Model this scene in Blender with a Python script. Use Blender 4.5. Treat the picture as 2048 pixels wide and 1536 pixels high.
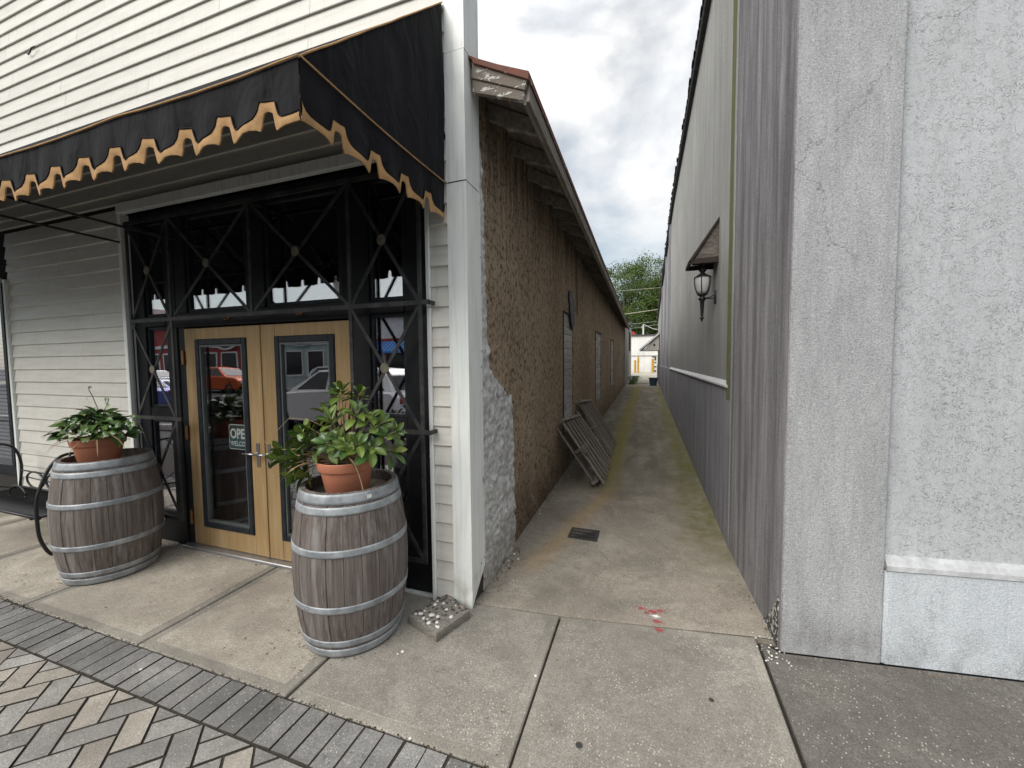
import bpy, math, random
from mathutils import Vector, Matrix, noise as mn
random.seed(7)
S = bpy.context.scene
for o in list(bpy.data.objects): bpy.data.objects.remove(o)
COL = S.collection
R = math.radians

# ------------------------------------------------------------------ camera
cam = bpy.data.cameras.new("camera"); camo = bpy.data.objects.new("camera", cam); COL.objects.link(camo)
a, b, c = .3318, .055, -.010
ca, sa, cb, sb, cc, sc_ = math.cos(a), math.sin(a), math.cos(b), math.sin(b), math.cos(c), math.sin(c)
R0 = Matrix(((1,0,0),(0,0,-1),(0,1,0)))
Ry = Matrix(((ca,0,sa),(0,1,0),(-sa,0,ca))); Rx = Matrix(((1,0,0),(0,cb,-sb),(0,sb,cb))); Rz = Matrix(((cc,-sc_,0),(sc_,cc,0),(0,0,1)))
W2C = Rz @ Rx @ Ry @ R0            # world -> (right, down, forward)
right, down, fwd = W2C[0].copy(), W2C[1].copy(), W2C[2].copy()
m = Matrix((right, -down, -fwd)).transposed().to_4x4()
m.translation = Vector((0, 0, 1.65)); camo.matrix_world = m
cam.sensor_width = 36; cam.lens = 795 / 2048 * 36; cam.clip_start = .05; cam.clip_end = 1500
S.camera = camo

# ------------------------------------------------------------------ world and sun
SUN_EL, SUN_AZ = R(40), R(208)     # veiled sun high over the street side (azimuth from +Y, clockwise)
w = bpy.data.worlds.new("World"); S.world = w; w.use_nodes = True
nt = w.node_tree; nt.nodes.clear()
def wn(t, **k):
    n = nt.nodes.new(t)
    for q, v in k.items(): setattr(n, q, v)
    return n
def wl(x, y): nt.links.new(x, y)
sky = wn('ShaderNodeTexSky', sky_type='NISHITA', sun_disc=False, sun_elevation=SUN_EL, sun_rotation=SUN_AZ, dust_density=2.0, ozone_density=1.5)
skm = wn('ShaderNodeMix', data_type='RGBA', blend_type='MULTIPLY'); skm.inputs[0].default_value = 1
wl(sky.outputs[0], skm.inputs[6]); skm.inputs[7].default_value = (.066, .072, .066, 1)
geo = wn('ShaderNodeTexCoord'); sep = wn('ShaderNodeSeparateXYZ'); wl(geo.outputs['Generated'], sep.inputs[0])
mp = wn('ShaderNodeMapping'); wl(geo.outputs['Generated'], mp.inputs[0]); mp.inputs['Scale'].default_value = (1, 1, 1.7); mp.inputs['Location'].default_value = (.35, .1, .62)
n1 = wn('ShaderNodeTexNoise'); n1.inputs['Scale'].default_value = 1.7; n1.inputs['Detail'].default_value = 9; n1.inputs['Roughness'].default_value = .52; n1.inputs['Distortion'].default_value = .3
wl(mp.outputs[0], n1.inputs[0])
mp2 = wn('ShaderNodeMapping'); wl(geo.outputs['Generated'], mp2.inputs[0]); mp2.inputs['Location'].default_value = (3.3, 1.2, .4); mp2.inputs['Scale'].default_value = (1, 1, 1.5)
n2 = wn('ShaderNodeTexNoise'); n2.inputs['Scale'].default_value = 3.6; n2.inputs['Detail'].default_value = 8; n2.inputs['Roughness'].default_value = .5; n2.inputs['Distortion'].default_value = .5
wl(mp2.outputs[0], n2.inputs[0])
cr = wn('ShaderNodeValToRGB'); cr.color_ramp.elements[0].position = .34; cr.color_ramp.elements[1].position = .53
wl(n1.outputs[0], cr.inputs[0])
cc1 = wn('ShaderNodeValToRGB'); e = cc1.color_ramp.elements; e[0].position = .34; e[0].color = (.89, .905, .94, 1); e[1].position = .60; e[1].color = (1.13, 1.11, 1.08, 1)
e2 = e.new(.47); e2.color = (.96, .97, .98, 1)
wl(n2.outputs[0], cc1.inputs[0])
el = wn('ShaderNodeMapRange'); wl(sep.outputs[2], el.inputs[0]); el.inputs[1].default_value = .0; el.inputs[2].default_value = 1.0; el.inputs[3].default_value = .55; el.inputs[4].default_value = .62
ze = wn('ShaderNodeMapRange', interpolation_type='SMOOTHSTEP'); wl(sep.outputs[2], ze.inputs[0]); ze.inputs[1].default_value = .55; ze.inputs[2].default_value = 1.0; ze.inputs[3].default_value = 0; ze.inputs[4].default_value = .8
ea = wn('ShaderNodeMath', operation='ADD'); wl(el.outputs[0], ea.inputs[0]); wl(ze.outputs[0], ea.inputs[1])
cm = wn('ShaderNodeVectorMath', operation='SCALE'); wl(cc1.outputs[0], cm.inputs[0]); wl(ea.outputs[0], cm.inputs['Scale'])
# low sky is thinner cloud: more blue between
thin = wn('ShaderNodeMapRange'); wl(sep.outputs[2], thin.inputs[0]); thin.inputs[1].default_value = .14; thin.inputs[2].default_value = .40; thin.inputs[3].default_value = .35; thin.inputs[4].default_value = 1.0
mm = wn('ShaderNodeMath', operation='MULTIPLY'); wl(cr.outputs[0], mm.inputs[0]); wl(thin.outputs[0], mm.inputs[1])
mx = wn('ShaderNodeMix', data_type='RGBA'); wl(mm.outputs[0], mx.inputs[0])
wl(skm.outputs[2], mx.inputs[6]); wl(cm.outputs[0], mx.inputs[7])
bg = wn('ShaderNodeBackground'); wl(mx.outputs[2], bg.inputs[0]); bg.inputs[1].default_value = 1.0
wo = wn('ShaderNodeOutputWorld'); wl(bg.outputs[0], wo.inputs[0])

sun = bpy.data.lights.new("sun", 'SUN'); sun.energy = 1.5; sun.angle = R(45); sun.color = (1, .96, .90)
so = bpy.data.objects.new("sun", sun); COL.objects.link(so)
sd = Vector((math.sin(SUN_AZ)*math.cos(SUN_EL), math.cos(SUN_AZ)*math.cos(SUN_EL), math.sin(SUN_EL)))
so.rotation_euler = (-sd).to_track_quat('-Z', 'Y').to_euler()
so.location = (0, 0, 30)
S.view_settings.view_transform = 'Standard'; S.view_settings.look = 'None'; S.view_settings.gamma = 1
S.view_settings.use_curve_mapping = False; S.view_settings.exposure = .88
S.render.engine = 'CYCLES'; S.cycles.max_bounces = 8; S.cycles.use_denoising = True
S.cycles.transparent_max_bounces = 12

# ------------------------------------------------------------------ materials
class Mt:
    def __init__(s, name):
        s.m = bpy.data.materials.new(name); s.m.use_nodes = True; s.nt = s.m.node_tree; s.nt.nodes.clear()
        s.out = s.n('ShaderNodeOutputMaterial'); s.p = s.n('ShaderNodeBsdfPrincipled'); s.l(s.p.outputs[0], s.out.inputs[0])
        s.pos = s.n('ShaderNodeNewGeometry').outputs['Position']
        s.objc = s.n('ShaderNodeTexCoord').outputs['Object']
        s.h = []
    def n(s, t, **k):
        x = s.nt.nodes.new(t)
        for q, v in k.items(): setattr(x, q, v)
        return x
    def l(s, x, y): s.nt.links.new(x, y)
    def put(s, v, sock):
        if isinstance(v, (int, float)): sock.default_value = v
        elif isinstance(v, tuple): sock.default_value = v + (1,) if len(v) == 3 and sock.type == 'RGBA' else v
        else: s.l(v, sock)
    def map(s, vec, scale=(1,1,1), loc=(0,0,0), rot=(0,0,0)):
        x = s.n('ShaderNodeMapping'); s.l(vec, x.inputs[0]); x.inputs['Scale'].default_value = scale; x.inputs['Location'].default_value = loc; x.inputs['Rotation'].default_value = rot
        return x.outputs[0]
    def noise(s, scale, vec=None, detail=4, rough=.55, dist=0, color=False):
        x = s.n('ShaderNodeTexNoise'); s.l(vec or s.pos, x.inputs[0]); x.inputs['Scale'].default_value = scale; x.inputs['Detail'].default_value = detail
        x.inputs['Roughness'].default_value = rough; x.inputs['Distortion'].default_value = dist
        return x.outputs[1] if color else x.outputs[0]
    def vor(s, scale, vec=None, feature='F1', out=0, rnd=1):
        x = s.n('ShaderNodeTexVoronoi', feature=feature); s.l(vec or s.pos, x.inputs[0]); x.inputs['Scale'].default_value = scale; x.inputs['Randomness'].default_value = rnd
        return x.outputs[out]
    def ramp(s, f, *st):
        x = s.n('ShaderNodeValToRGB'); s.put(f, x.inputs[0]); e = x.color_ramp.elements
        while len(e) < len(st): e.new(.5)
        for q, (p, v) in zip(e, st):
            q.position = p; q.color = (v, v, v, 1) if isinstance(v, (int, float)) else v + (1,)
        return x.outputs[0]
    def mix(s, f, A, B, mode='MIX'):
        x = s.n('ShaderNodeMix', data_type='RGBA', blend_type=mode); s.put(f, x.inputs[0]); s.put(A, x.inputs[6]); s.put(B, x.inputs[7]); return x.outputs[2]
    def math(s, op, A, B=0, C=None):
        x = s.n('ShaderNodeMath', operation=op); s.put(A, x.inputs[0]); s.put(B, x.inputs[1])
        if C is not None: s.put(C, x.inputs[2])
        return x.outputs[0]
    def xyz(s, vec=None):
        x = s.n('ShaderNodeSeparateXYZ'); s.l(vec or s.pos, x.inputs[0]); return x.outputs
    def n_add(s, amt):
        nz_ = s.noise(2.5, detail=5, rough=.7, color=True); v = s.n('ShaderNodeVectorMath', operation='SCALE'); s.l(nz_, v.inputs[0]); v.inputs['Scale'].default_value = amt
        a_ = s.n('ShaderNodeVectorMath', operation='ADD'); s.l(s.pos, a_.inputs[0]); s.l(v.outputs[0], a_.inputs[1]); return a_.outputs[0]
    def rnd(s): return s.n('ShaderNodeObjectInfo').outputs['Random']
    def smooth(s, v, a0, a1, b0=0., b1=1.):
        x = s.n('ShaderNodeMapRange', interpolation_type='SMOOTHSTEP'); s.put(v, x.inputs[0]); x.inputs[1].default_value = a0; x.inputs[2].default_value = a1; x.inputs[3].default_value = b0; x.inputs[4].default_value = b1
        return x.outputs[0]
    def bump(s, h, dist=.005, strength=1):
        x = s.n('ShaderNodeBump'); s.l(h, x.inputs['Height']); x.inputs['Distance'].default_value = dist; x.inputs['Strength'].default_value = strength
        if s.h: s.l(s.h[-1], x.inputs['Normal'])
        s.h.append(x.outputs[0]); s.l(x.outputs[0], s.p.inputs['Normal'])
    def done(s, col, rough=.8, metal=0, spec=.5):
        s.put(col, s.p.inputs['Base Color']); s.put(rough, s.p.inputs['Roughness']); s.put(metal, s.p.inputs['Metallic'])
        s.p.inputs['Specular IOR Level'].default_value = spec
        return s.m
def scl(c, k): return tuple(x*k for x in c)

def m_paint(name, col, var=.12, rough=.5, dirt=None, dscale=3, bump=0, objvar=.0):
    k = Mt(name)
    n = k.noise(dscale, detail=6, rough=.65); f = k.ramp(n, (.35, 0), (.75, 1))
    cc_ = k.mix(f, col, dirt or scl(col, 1-var*2))
    if objvar:
        cc_ = k.mix(1, cc_, k.ramp(k.rnd(), (0, 1-objvar), (1, 1.0)), 'MULTIPLY')
    if bump: k.bump(k.noise(60, detail=5), bump)
    return k.done(cc_, rough, spec=.18 if 'wood' in name or 'iron' in name else .4)

def m_siding():
    k = Mt('vinyl siding')
    v = k.map(k.pos, (1.2, 1, 9)); g = k.noise(2.2, v, 6, .7)
    col = k.mix(k.ramp(g, (.4, 0), (.8, 1)), (.66, .64, .59), (.53, .505, .45))
    st = k.noise(6, k.map(k.pos, (9, 1, .35)), 5, .6)
    col = k.mix(k.math('MULTIPLY', k.ramp(st, (.56, 0), (.74, 1)), .35), col, (.34, .31, .26))
    col = k.mix(1, col, k.ramp(k.rnd(), (0, .93), (1, 1.0)), 'MULTIPLY')
    k.bump(k.noise(70, k.map(k.pos, (.25, 1, 3)), 4), .0008, .7)
    k.bump(k.noise(3, k.map(k.pos, (.6, 1, 2)), 2), .006, .5)
    return k.done(col, .48)
def m_trim():
    k = Mt('white metal trim')
    st = k.noise(5, k.map(k.pos, (7, 7, .45)), 6, .65)
    col = k.mix(k.ramp(st, (.48, 0), (.78, 1)), (.80, .82, .795), (.60, .61, .58))
    z = k.xyz()[2]
    foot = k.math('MULTIPLY', k.smooth(z, .0, .35, 1, 0), k.ramp(k.noise(9), (.4, 0), (.7, 1)))
    col = k.mix(k.math('MULTIPLY', foot, .6), col, (.30, .25, .19))
    k.bump(k.noise(4, detail=2), .012, .5); k.bump(k.noise(120, k.map(k.pos, (1, 1, .2))), .0006, .6)
    return k.done(col, .42)
def m_brown():
    k = Mt('brown dashed stucco')
    v = k.map(k.pos, (1, 1, .8))
    big = k.noise(1.1, detail=3); n = k.noise(25, v, 9, .74, .7); n2 = k.noise(60, v, 5, .6, .3)
    vv = k.vor(34, k.map(k.pos, (1, 1.1, .6)))
    base = k.mix(k.ramp(big, (.35, 0), (.7, 1)), (.44, .345, .245), (.325, .25, .175))
    pit = k.ramp(n, (.41, 1), (.50, 0))
    col = k.mix(k.math('MULTIPLY', pit, .82), base, (.05, .036, .025))
    col = k.mix(k.math('MULTIPLY', k.ramp(n, (.56, 0), (.66, 1)), .6), col, (.52, .43, .31))
    z = k.xyz()[2]
    damp = k.math('MULTIPLY', k.smooth(z, .0, .95, 1, 0), k.ramp(k.noise(3, detail=5), (.25, .35), (.6, 1)))
    col = k.mix(k.math('MULTIPLY', damp, .75), col, (.05, .034, .02))
    str_ = k.noise(3, k.map(k.pos, (1, 5, .25)), 5); top = k.smooth(z, 2.3, 3.3, 0, 1)
    col = k.mix(k.math('MULTIPLY', k.math('MULTIPLY', top, k.ramp(str_, (.35, 0), (.6, 1))), .65), col, (.06, .05, .045))
    k.bump(n, .013, 1); k.bump(vv, .004, .6); k.bump(n2, .006, .8)
    return k.done(col, .95, spec=.15)
def m_render_patch():
    k = Mt('rough grey render')
    n = k.noise(20, detail=7, rough=.6, dist=.5)
    col = k.mix(k.ramp(n, (.3, 0), (.65, 1)), (.30, .295, .29), (.66, .66, .65))
    col = k.mix(k.math('MULTIPLY', k.smooth(k.xyz()[2], 0, .5, 1, 0), .55), col, (.20, .17, .125))
    k.bump(k.noise(45, detail=6), .008, .8)
    return k.done(col, .9, spec=.2)
def m_stucco(name, base, light, streak, amt, worm=True, cut=.5, zs=.10, low=0):
    k = Mt(name)
    s1 = k.noise(5, k.map(k.pos, (1.9, 1.9, zs)), 9, .64, .25)
    s2 = k.noise(9, k.map(k.pos, (3.6, 3.6, .30)), 8, .7, .3)
    big = k.noise(.9, detail=4)
    col = k.mix(k.ramp(big, (.35, 0), (.65, 1)), base, light)
    f = k.math('MULTIPLY', k.ramp(s1, (cut-.14, 0), (cut+.16, 1)), amt)
    col = k.mix(f, col, streak)
    col = k.mix(k.math('MULTIPLY', k.ramp(s2, (.46, 0), (.72, 1)), amt*.7), col, scl(streak, .8))
    z = k.xyz()[2]
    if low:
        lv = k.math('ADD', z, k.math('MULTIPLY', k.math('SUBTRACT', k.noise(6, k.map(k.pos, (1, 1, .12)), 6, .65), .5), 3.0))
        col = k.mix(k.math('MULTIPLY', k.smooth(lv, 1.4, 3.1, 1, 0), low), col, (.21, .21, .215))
    ft = k.math('MULTIPLY', k.smooth(z, 0, .32, 1, 0), k.ramp(k.noise(6, detail=6), (.4, 0), (.62, 1)))
    col = k.mix(k.math('MULTIPLY', ft, .45), col, (.13, .125, .12))
    cv = k.vor(.55, k.n_add(.5), 'DISTANCE_TO_EDGE'); cl = k.ramp(cv, (.0, 1), (.0022, 0)); cl = k.math('MULTIPLY', cl, k.ramp(k.noise(.8, detail=2), (.50, 0), (.58, 1)))
    col = k.mix(k.math('MULTIPLY', cl, .55), col, (.10, .10, .10))
    if worm:
        wv = k.noise(36, k.map(k.pos, (1, 1, 1.25)), 2.0, .5, 1.1)
        rid = k.math('ABSOLUTE', k.math('SUBTRACT', wv, .5))
        line = k.ramp(rid, (.0, 0), (.016, 1))
        msk = k.math('MULTIPLY', k.ramp(k.noise(24, detail=2), (.42, 0), (.55, 1)), k.ramp(k.noise(2.2, detail=4), (.36, .25), (.58, 1)))
        line = k.math('MAXIMUM', line, k.math('SUBTRACT', 1, msk))
        col = k.mix(k.math('MULTIPLY', k.math('SUBTRACT', 1, line), .30), col, (.22, .22, .225))
        k.bump(line, .004, .9)
    k.bump(k.noise(115, detail=5, rough=.7), .0022 if worm else .005, 1)
    g = k.ramp(k.noise(130, detail=4, rough=.7), (.3, .12), (.7, .88))
    col = k.mix(.22 if worm else .5, col, g, 'OVERLAY')
    return k.done(col, .9, spec=.25)
def m_concrete(name, c1, c2, speck=.5, dark=(.13, .115, .095), shell=True, rough=.9, brush=0, ds=1.6, dcut=.52, cracks=False):
    k = Mt(name)
    big = k.noise(ds, detail=6, rough=.62, dist=.3); fine = k.noise(120, detail=4, rough=.7); mid = k.noise(14, detail=5, rough=.65)
    col = k.mix(k.ramp(mid, (.3, 0), (.7, 1)), c1, c2)
    col = k.mix(k.math('MULTIPLY', k.ramp(big, (dcut, 0), (dcut+.2, 1)), .62), col, dark)
    pt = k.noise(1.9, k.map(k.pos, (1, 1.5, 1), rot=(0, 0, .6)), 6, .62, .9); col = k.mix(k.math('MULTIPLY', k.ramp(pt, (.50, 0), (.66, 1)), .55), col, scl(c2, 1.32))
    col = k.mix(.55, col, k.ramp(fine, (.3, .12), (.7, .88)), 'OVERLAY')
    b2 = k.noise(ds*.55, detail=5, rough=.6, dist=.5); col = k.mix(k.math('MULTIPLY', k.ramp(b2, (.42, 0), (.60, 1)), .55), col, k.mix(.5, dark, scl(c1, .8)))
    st3 = k.noise(5, detail=7, rough=.7, dist=.8); col = k.mix(k.math('MULTIPLY', k.ramp(st3, (.54, 0), (.70, 1)), .35), col, scl(dark, .8))
    col = k.mix(k.math('MULTIPLY', k.ramp(k.noise(210, detail=2), (.58, 0), (.66, 1)), .5), col, scl(c1, .35))
    if shell:
        x = k.n('ShaderNodeTexVoronoi'); k.l(k.map(k.pos, (1, .8, 1), rot=(0, 0, .5)), x.inputs[0]); x.inputs['Scale'].default_value = 88
        d = k.ramp(k.math('ADD', x.outputs[0], k.math('MULTIPLY', k.noise(260, detail=1), .35)), (.40, 1), (.50, 0)); sp = k.n('ShaderNodeSeparateColor'); k.l(x.outputs[1], sp.inputs[0])
        sel = k.math('GREATER_THAN', sp.outputs[0], 1-.42*speck)
        area = k.ramp(k.noise(2.3, detail=3), (.38, .15), (.6, 1))
        dens = k.math('MULTIPLY', k.math('MULTIPLY', d, sel), area)
        col = k.mix(k.math('MULTIPLY', dens, .62), col, (.66, .62, .54))
    if cracks:
        cv = k.vor(.9, k.n_add(.35), 'DISTANCE_TO_EDGE'); cl = k.ramp(cv, (.0, 1), (.0035, 0)); cl = k.math('MULTIPLY', cl, k.ramp(k.noise(1.1, detail=2), (.50, 0), (.56, 1)))
        col = k.mix(k.math('MULTIPLY', cl, .7), col, scl(dark, .35))
    if brush:
        bv = k.noise(30, k.map(k.pos, (.5, 9, 1)), 4, .6); k.bump(bv, .0016*brush, .8); col = k.mix(.35*brush, col, k.ramp(bv, (.3, .25), (.7, .75)), 'OVERLAY')
    k.bump(fine, .0025, .9); k.bump(k.noise(45, detail=4), .0025, .6)
    return k, col, rough
def m_simple(name, col, rough=.6, metal=0, spec=.5, bump=None, var=.15, vs=8):
    k = Mt(name)
    cc_ = k.mix(k.ramp(k.noise(vs, k.objc, 5, .6), (.35, 0), (.7, 1)), col, scl(col, 1-var)) if var else col
    if bump: k.bump(k.noise(bump[0], k.objc, 5, .6), bump[1])
    return k.done(cc_, rough, metal, spec)
def m_wood(name, c1, c2, grain=(30, 30, 1.5), sc=1.2, rough=.75, wash=None, objvar=.25, bmp=.002):
    k = Mt(name)
    off = k.n('ShaderNodeVectorMath', operation='SCALE'); k.l(k.objc, off.inputs[0]); off.inputs['Scale'].default_value = 1
    ad = k.n('ShaderNodeVectorMath', operation='ADD'); k.l(off.outputs[0], ad.inputs[0])
    cx = k.n('ShaderNodeCombineXYZ'); r5 = k.math('MULTIPLY', k.rnd(), 37.0); k.l(r5, cx.inputs[0]); k.l(r5, cx.inputs[1]); k.l(r5, cx.inputs[2]); k.l(cx.outputs[0], ad.inputs[1])
    g = k.noise(sc, k.map(ad.outputs[0], grain), 7, .65, .4)
    col = k.mix(k.ramp(g, (.3, 0), (.68, 1)), c1, c2)
    if wash:
        wv = k.noise(sc*.8, k.map(ad.outputs[0], (grain[0]*.4, grain[1]*.4, grain[2]*.8)), 6, .7)
        col = k.mix(k.ramp(wv, (.49, 0), (.73, 1)), col, wash)
    if objvar: col = k.mix(1, col, k.ramp(k.rnd(), (0, 1-objvar), (1, 1.0)), 'MULTIPLY')
    k.bump(g, bmp, .8)
    return k.done(col, rough, spec=.3)

M = {}
M['siding'] = m_siding(); M['trim'] = m_trim(); M['brown'] = m_brown(); M['patch'] = m_render_patch()
def m_spall():
    k = Mt('spalled render'); n = k.noise(38, detail=6, rough=.7, dist=.4); col = k.mix(k.ramp(n, (.52, 0), (.56, 1)), (.055, .052, .05), (.50, .49, .47)); k.bump(n, .012); return k.done(col, .95)
M['spall'] = m_spall()
M['front_stucco'] = m_stucco('grey knockdown stucco', (.455, .47, .49), (.51, .525, .545), (.32, .325, .335), .30, zs=.35)
M['pil_stucco'] = m_stucco('grey sand stucco', (.385, .39, .40), (.45, .455, .465), (.25, .25, .26), .45, worm=False, zs=.45)
M['base_stucco'] = m_stucco('pale blue grey painted stucco', (.55, .585, .625), (.60, .635, .67), (.43, .46, .49), .3, worm=False, zs=.5)
M['streak_stucco'] = m_stucco('streaked grey stucco', (.33, .32, .335), (.39, .38, .395), (.10, .092, .10), .78, worm=False, cut=.45)
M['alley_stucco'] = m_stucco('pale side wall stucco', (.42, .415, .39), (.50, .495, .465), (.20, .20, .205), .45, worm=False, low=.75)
M['wains_stucco'] = m_stucco('dark streaked wainscot stucco', (.26, .26, .29), (.32, .32, .35), (.12, .12, .13), .6, worm=False)
M['ledge'] = m_paint('painted ledge', (.52, .535, .55), dirt=(.30, .30, .30), dscale=14, rough=.8, bump=.003)
M['fabric'] = None
def m_fabric():
    k = Mt('black awning canvas')
    n = k.noise(3, k.map(k.pos, (3, 3, 1)), 5, .6)
    col = k.mix(k.ramp(n, (.4, 0), (.8, 1)), (.0055, .0055, .0075), (.010, .010, .0125))
    wv = k.noise(900, detail=1)
    k.bump(wv, .0006, .5); k.bump(k.noise(4, k.map(k.pos, (1.6, 1.6, .7)), 3, .5, .8), .06, .6)
    k.p.inputs['Sheen Weight'].default_value = .02; k.p.inputs['Sheen Roughness'].default_value = .6
    return k.done(col, .8, spec=.12)
M['fabric'] = m_fabric()
M['tan'] = m_simple('tan binding cloth', (.47, .275, .12), .9, bump=(90, .002), var=.35, vs=14)
M['black_wood'] = m_paint('black painted wood', (.007, .0075, .0095), dirt=(.016, .0165, .019), rough=.5, dscale=6, bump=.001)
M['navy_wood'] = m_paint('dark glazing frame wood paint', (.010, .012, .016), dirt=(.024, .028, .034), rough=.45, dscale=12)
M['rosette'] = m_paint('worn tan grey rosette metal', (.10, .092, .075), dirt=(.22, .19, .13), rough=.6, dscale=20)
M['iron'] = m_paint('weathered iron bar', (.022, .023, .026), dirt=(.075, .072, .068), rough=.5, dscale=9)
M['door_wood'] = m_wood('tan stained door wood', (.25, .158, .070), (.35, .235, .112), (26, 26, 1.3), 1.4, .5, wash=(.37, .275, .155), objvar=.08, bmp=.0008)
M['alu'] = m_simple('dull aluminium', (.42, .42, .43), .4, .8, var=.2)
M['bead'] = m_simple('dull grey glazing bead', (.10, .115, .11), .45, .3, var=.3)
M['steel'] = m_simple('brushed steel', (.55, .55, .56), .3, 1, var=.1)
M['brass'] = m_simple('tarnished brass', (.33, .16, .07), .45, .8, var=.4, vs=40)
def m_glass(name, base, refl):
    k = Mt(name); nt_ = k.nt
    nt_.nodes.remove(k.p)
    tr = k.n('ShaderNodeBsdfTransparent'); tr.inputs[0].default_value = base + (1,)
    gl = k.n('ShaderNodeBsdfGlossy'); gl.inputs['Roughness'].default_value = .0; gl.inputs[0].default_value = (.97, .94, 1, 1)
    bp = k.n('ShaderNodeBump'); bp.inputs['Distance'].default_value = .004; bp.inputs['Strength'].default_value = .25
    k.l(k.noise(2.0, detail=1), bp.inputs['Height']); k.l(bp.outputs[0], gl.inputs['Normal'])
    lw = k.n('ShaderNodeLayerWeight'); lw.inputs[0].default_value = .5
    f = k.math('MINIMUM', k.math('ADD', k.math('MULTIPLY', k.math('POWER', lw.outputs[1], 3.5), .8), refl), 1)
    mx_ = k.n('ShaderNodeMixShader'); k.l(f, mx_.inputs[0]); k.l(tr.outputs[0], mx_.inputs[1]); k.l(gl.outputs[0], mx_.inputs[2]); k.l(mx_.outputs[0], k.out.inputs[0])
    return k.m
M['glass'] = m_glass('tinted reflective glazing', (.88, .92, .93), .28)
M['door_glass'] = m_glass('door glass', (.93, .95, .95), .17)
M['sign_green'] = m_simple('dark green sign print', (.012, .075, .065), .4, var=.2, vs=30)
M['sign_white'] = m_simple('white sign print', (.86, .88, .87), .4, var=.1, vs=60)
M['stave'] = m_wood('weathered oak stave', (.075, .060, .054), (.19, .158, .142), (42, 42, 1.5), 1.3, .8, wash=(.28, .262, .25), objvar=.13, bmp=.003)
def m_hoop():
    k = Mt('galvanised hoop')
    n = k.noise(12, k.objc, 7, .7); col = k.mix(k.ramp(n, (.35, 0), (.66, 1)), (.21, .225, .24), (.42, .445, .465))
    r = k.ramp(k.noise(7, k.objc, 6, .7), (.69, 0), (.76, 1)); col = k.mix(r, col, (.15, .06, .035))
    k.bump(n, .001)
    return k.done(col, .5, .35)
M['hoop'] = m_hoop()
M['head_wood'] = m_wood('worn barrel head wood', (.13, .10, .08), (.26, .21, .17), (14, 2, 14), 1.6, .85, wash=(.3, .27, .24))
M['terracotta'] = m_simple('terracotta plastic', (.47, .175, .10), .6, bump=(40, .0008), var=.25, vs=5)
M['soil'] = m_simple('dark potting soil', (.03, .022, .015), 1, bump=(60, .01))
def m_leaf(name, c1, c2, rough=.35):
    k = Mt(name)
    n = k.noise(25, k.objc, 3); col = k.mix(k.ramp(n, (.35, 0), (.7, 1)), c1, c2)
    x = k.xyz(k.objc)[0]; rib = k.smooth(k.math('ABSOLUTE', x), .0, .004, 1, 0)
    col = k.mix(k.math('MULTIPLY', rib, .35), col, scl(c2, 1.6))
    col = k.mix(1, col, k.ramp(k.rnd(), (0, .6), (1, 1.15)), 'MULTIPLY')
    k.p.inputs['Transmission Weight'].default_value = 0
    k.p.inputs['Subsurface Weight'].default_value = 0
    return k.done(col, rough, spec=.5)
M['leaf'] = m_leaf('glossy green leaf', (.085, .145, .024), (.175, .24, .05))
M['leaf_y'] = m_leaf('yellow green leaf', (.27, .34, .05), (.45, .47, .08))
M['leaf_d'] = m_leaf('dark green leaf', (.045, .10, .024), (.09, .165, .04))
M['leaf_v'] = m_leaf('variegated green leaf', (.09, .16, .035), (.26, .31, .12))
M['leaf_r'] = m_leaf('dark maroon leaf', (.05, .028, .025), (.11, .06, .04), .5)
M['dry'] = m_simple('dry leaf', (.38, .24, .12), .8, var=.5, vs=20)
M['dead'] = m_simple('dead brown leaf', (.16, .085, .045), .8, var=.5, vs=20)
M['stem'] = m_simple('pale stem', (.34, .25, .14), .7)
M['pallet'] = m_wood('grey weathered pallet wood', (.13, .115, .10), (.33, .295, .26), (24, 24, 2), 1.0, .9, objvar=.35)
M['plank'] = m_wood('grey weathered plank', (.36, .352, .345), (.62, .61, .60), (20, 2, 22), 1.5, .9, wash=(.60, .59, .57), objvar=.3)
M['eave'] = m_wood('old grey eave timber', (.15, .13, .11), (.36, .325, .29), (20, 3, 20), 1.2, .9, objvar=.35)
def m_peel():
    k = Mt('peeling white paint over wood')
    g = k.noise(3, k.map(k.pos, (8, 8, 40)), 6, .6); wood = k.mix(g, (.09, .07, .055), (.26, .22, .185))
    pz = k.noise(9, k.map(k.pos, (1, 1, 2.4)), 7, .7, .3); f = k.ramp(pz, (.54, 0), (.57, 1))
    col = k.mix(f, wood, (.60, .585, .55)); k.bump(f, .002); k.bump(g, .002)
    return k.done(col, .85)
M['peel'] = m_peel()
def m_roofedge():
    k = Mt('rusty red roof edge')
    n = k.noise(11, detail=7, rough=.7); col = k.mix(k.ramp(n, (.35, 0), (.65, 1)), (.19, .055, .035), (.11, .065, .05))
    f = k.ramp(k.noise(16, detail=6, rough=.7), (.60, 0), (.64, 1)); col = k.mix(f, col, (.55, .52, .48)); k.bump(n, .004)
    return k.done(col, .85)
M['roofedge'] = m_roofedge()
M['roof'] = m_paint('old tar roof', (.10, .09, .085), dirt=(.17, .15, .13), rough=.95, bump=.004)
M['tile'] = m_paint('dark stained roof tile', (.10, .10, .10), dirt=(.035, .033, .03), rough=.9, dscale=14, bump=.004, objvar=.4)
M['moss'] = m_paint('green algae strip', (.15, .15, .055), dirt=(.10, .105, .045), rough=.95, dscale=9, bump=.003)
M['lamp_iron'] = m_simple('black lantern metal', (.022, .022, .026), .42, .3, var=.3)
def m_frost():
    k = Mt('frosted lantern glass'); col = k.mix(k.noise(14, k.objc), (.42, .43, .44), (.62, .63, .64)); return k.done(col, .25)
M['frost'] = m_frost()
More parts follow.
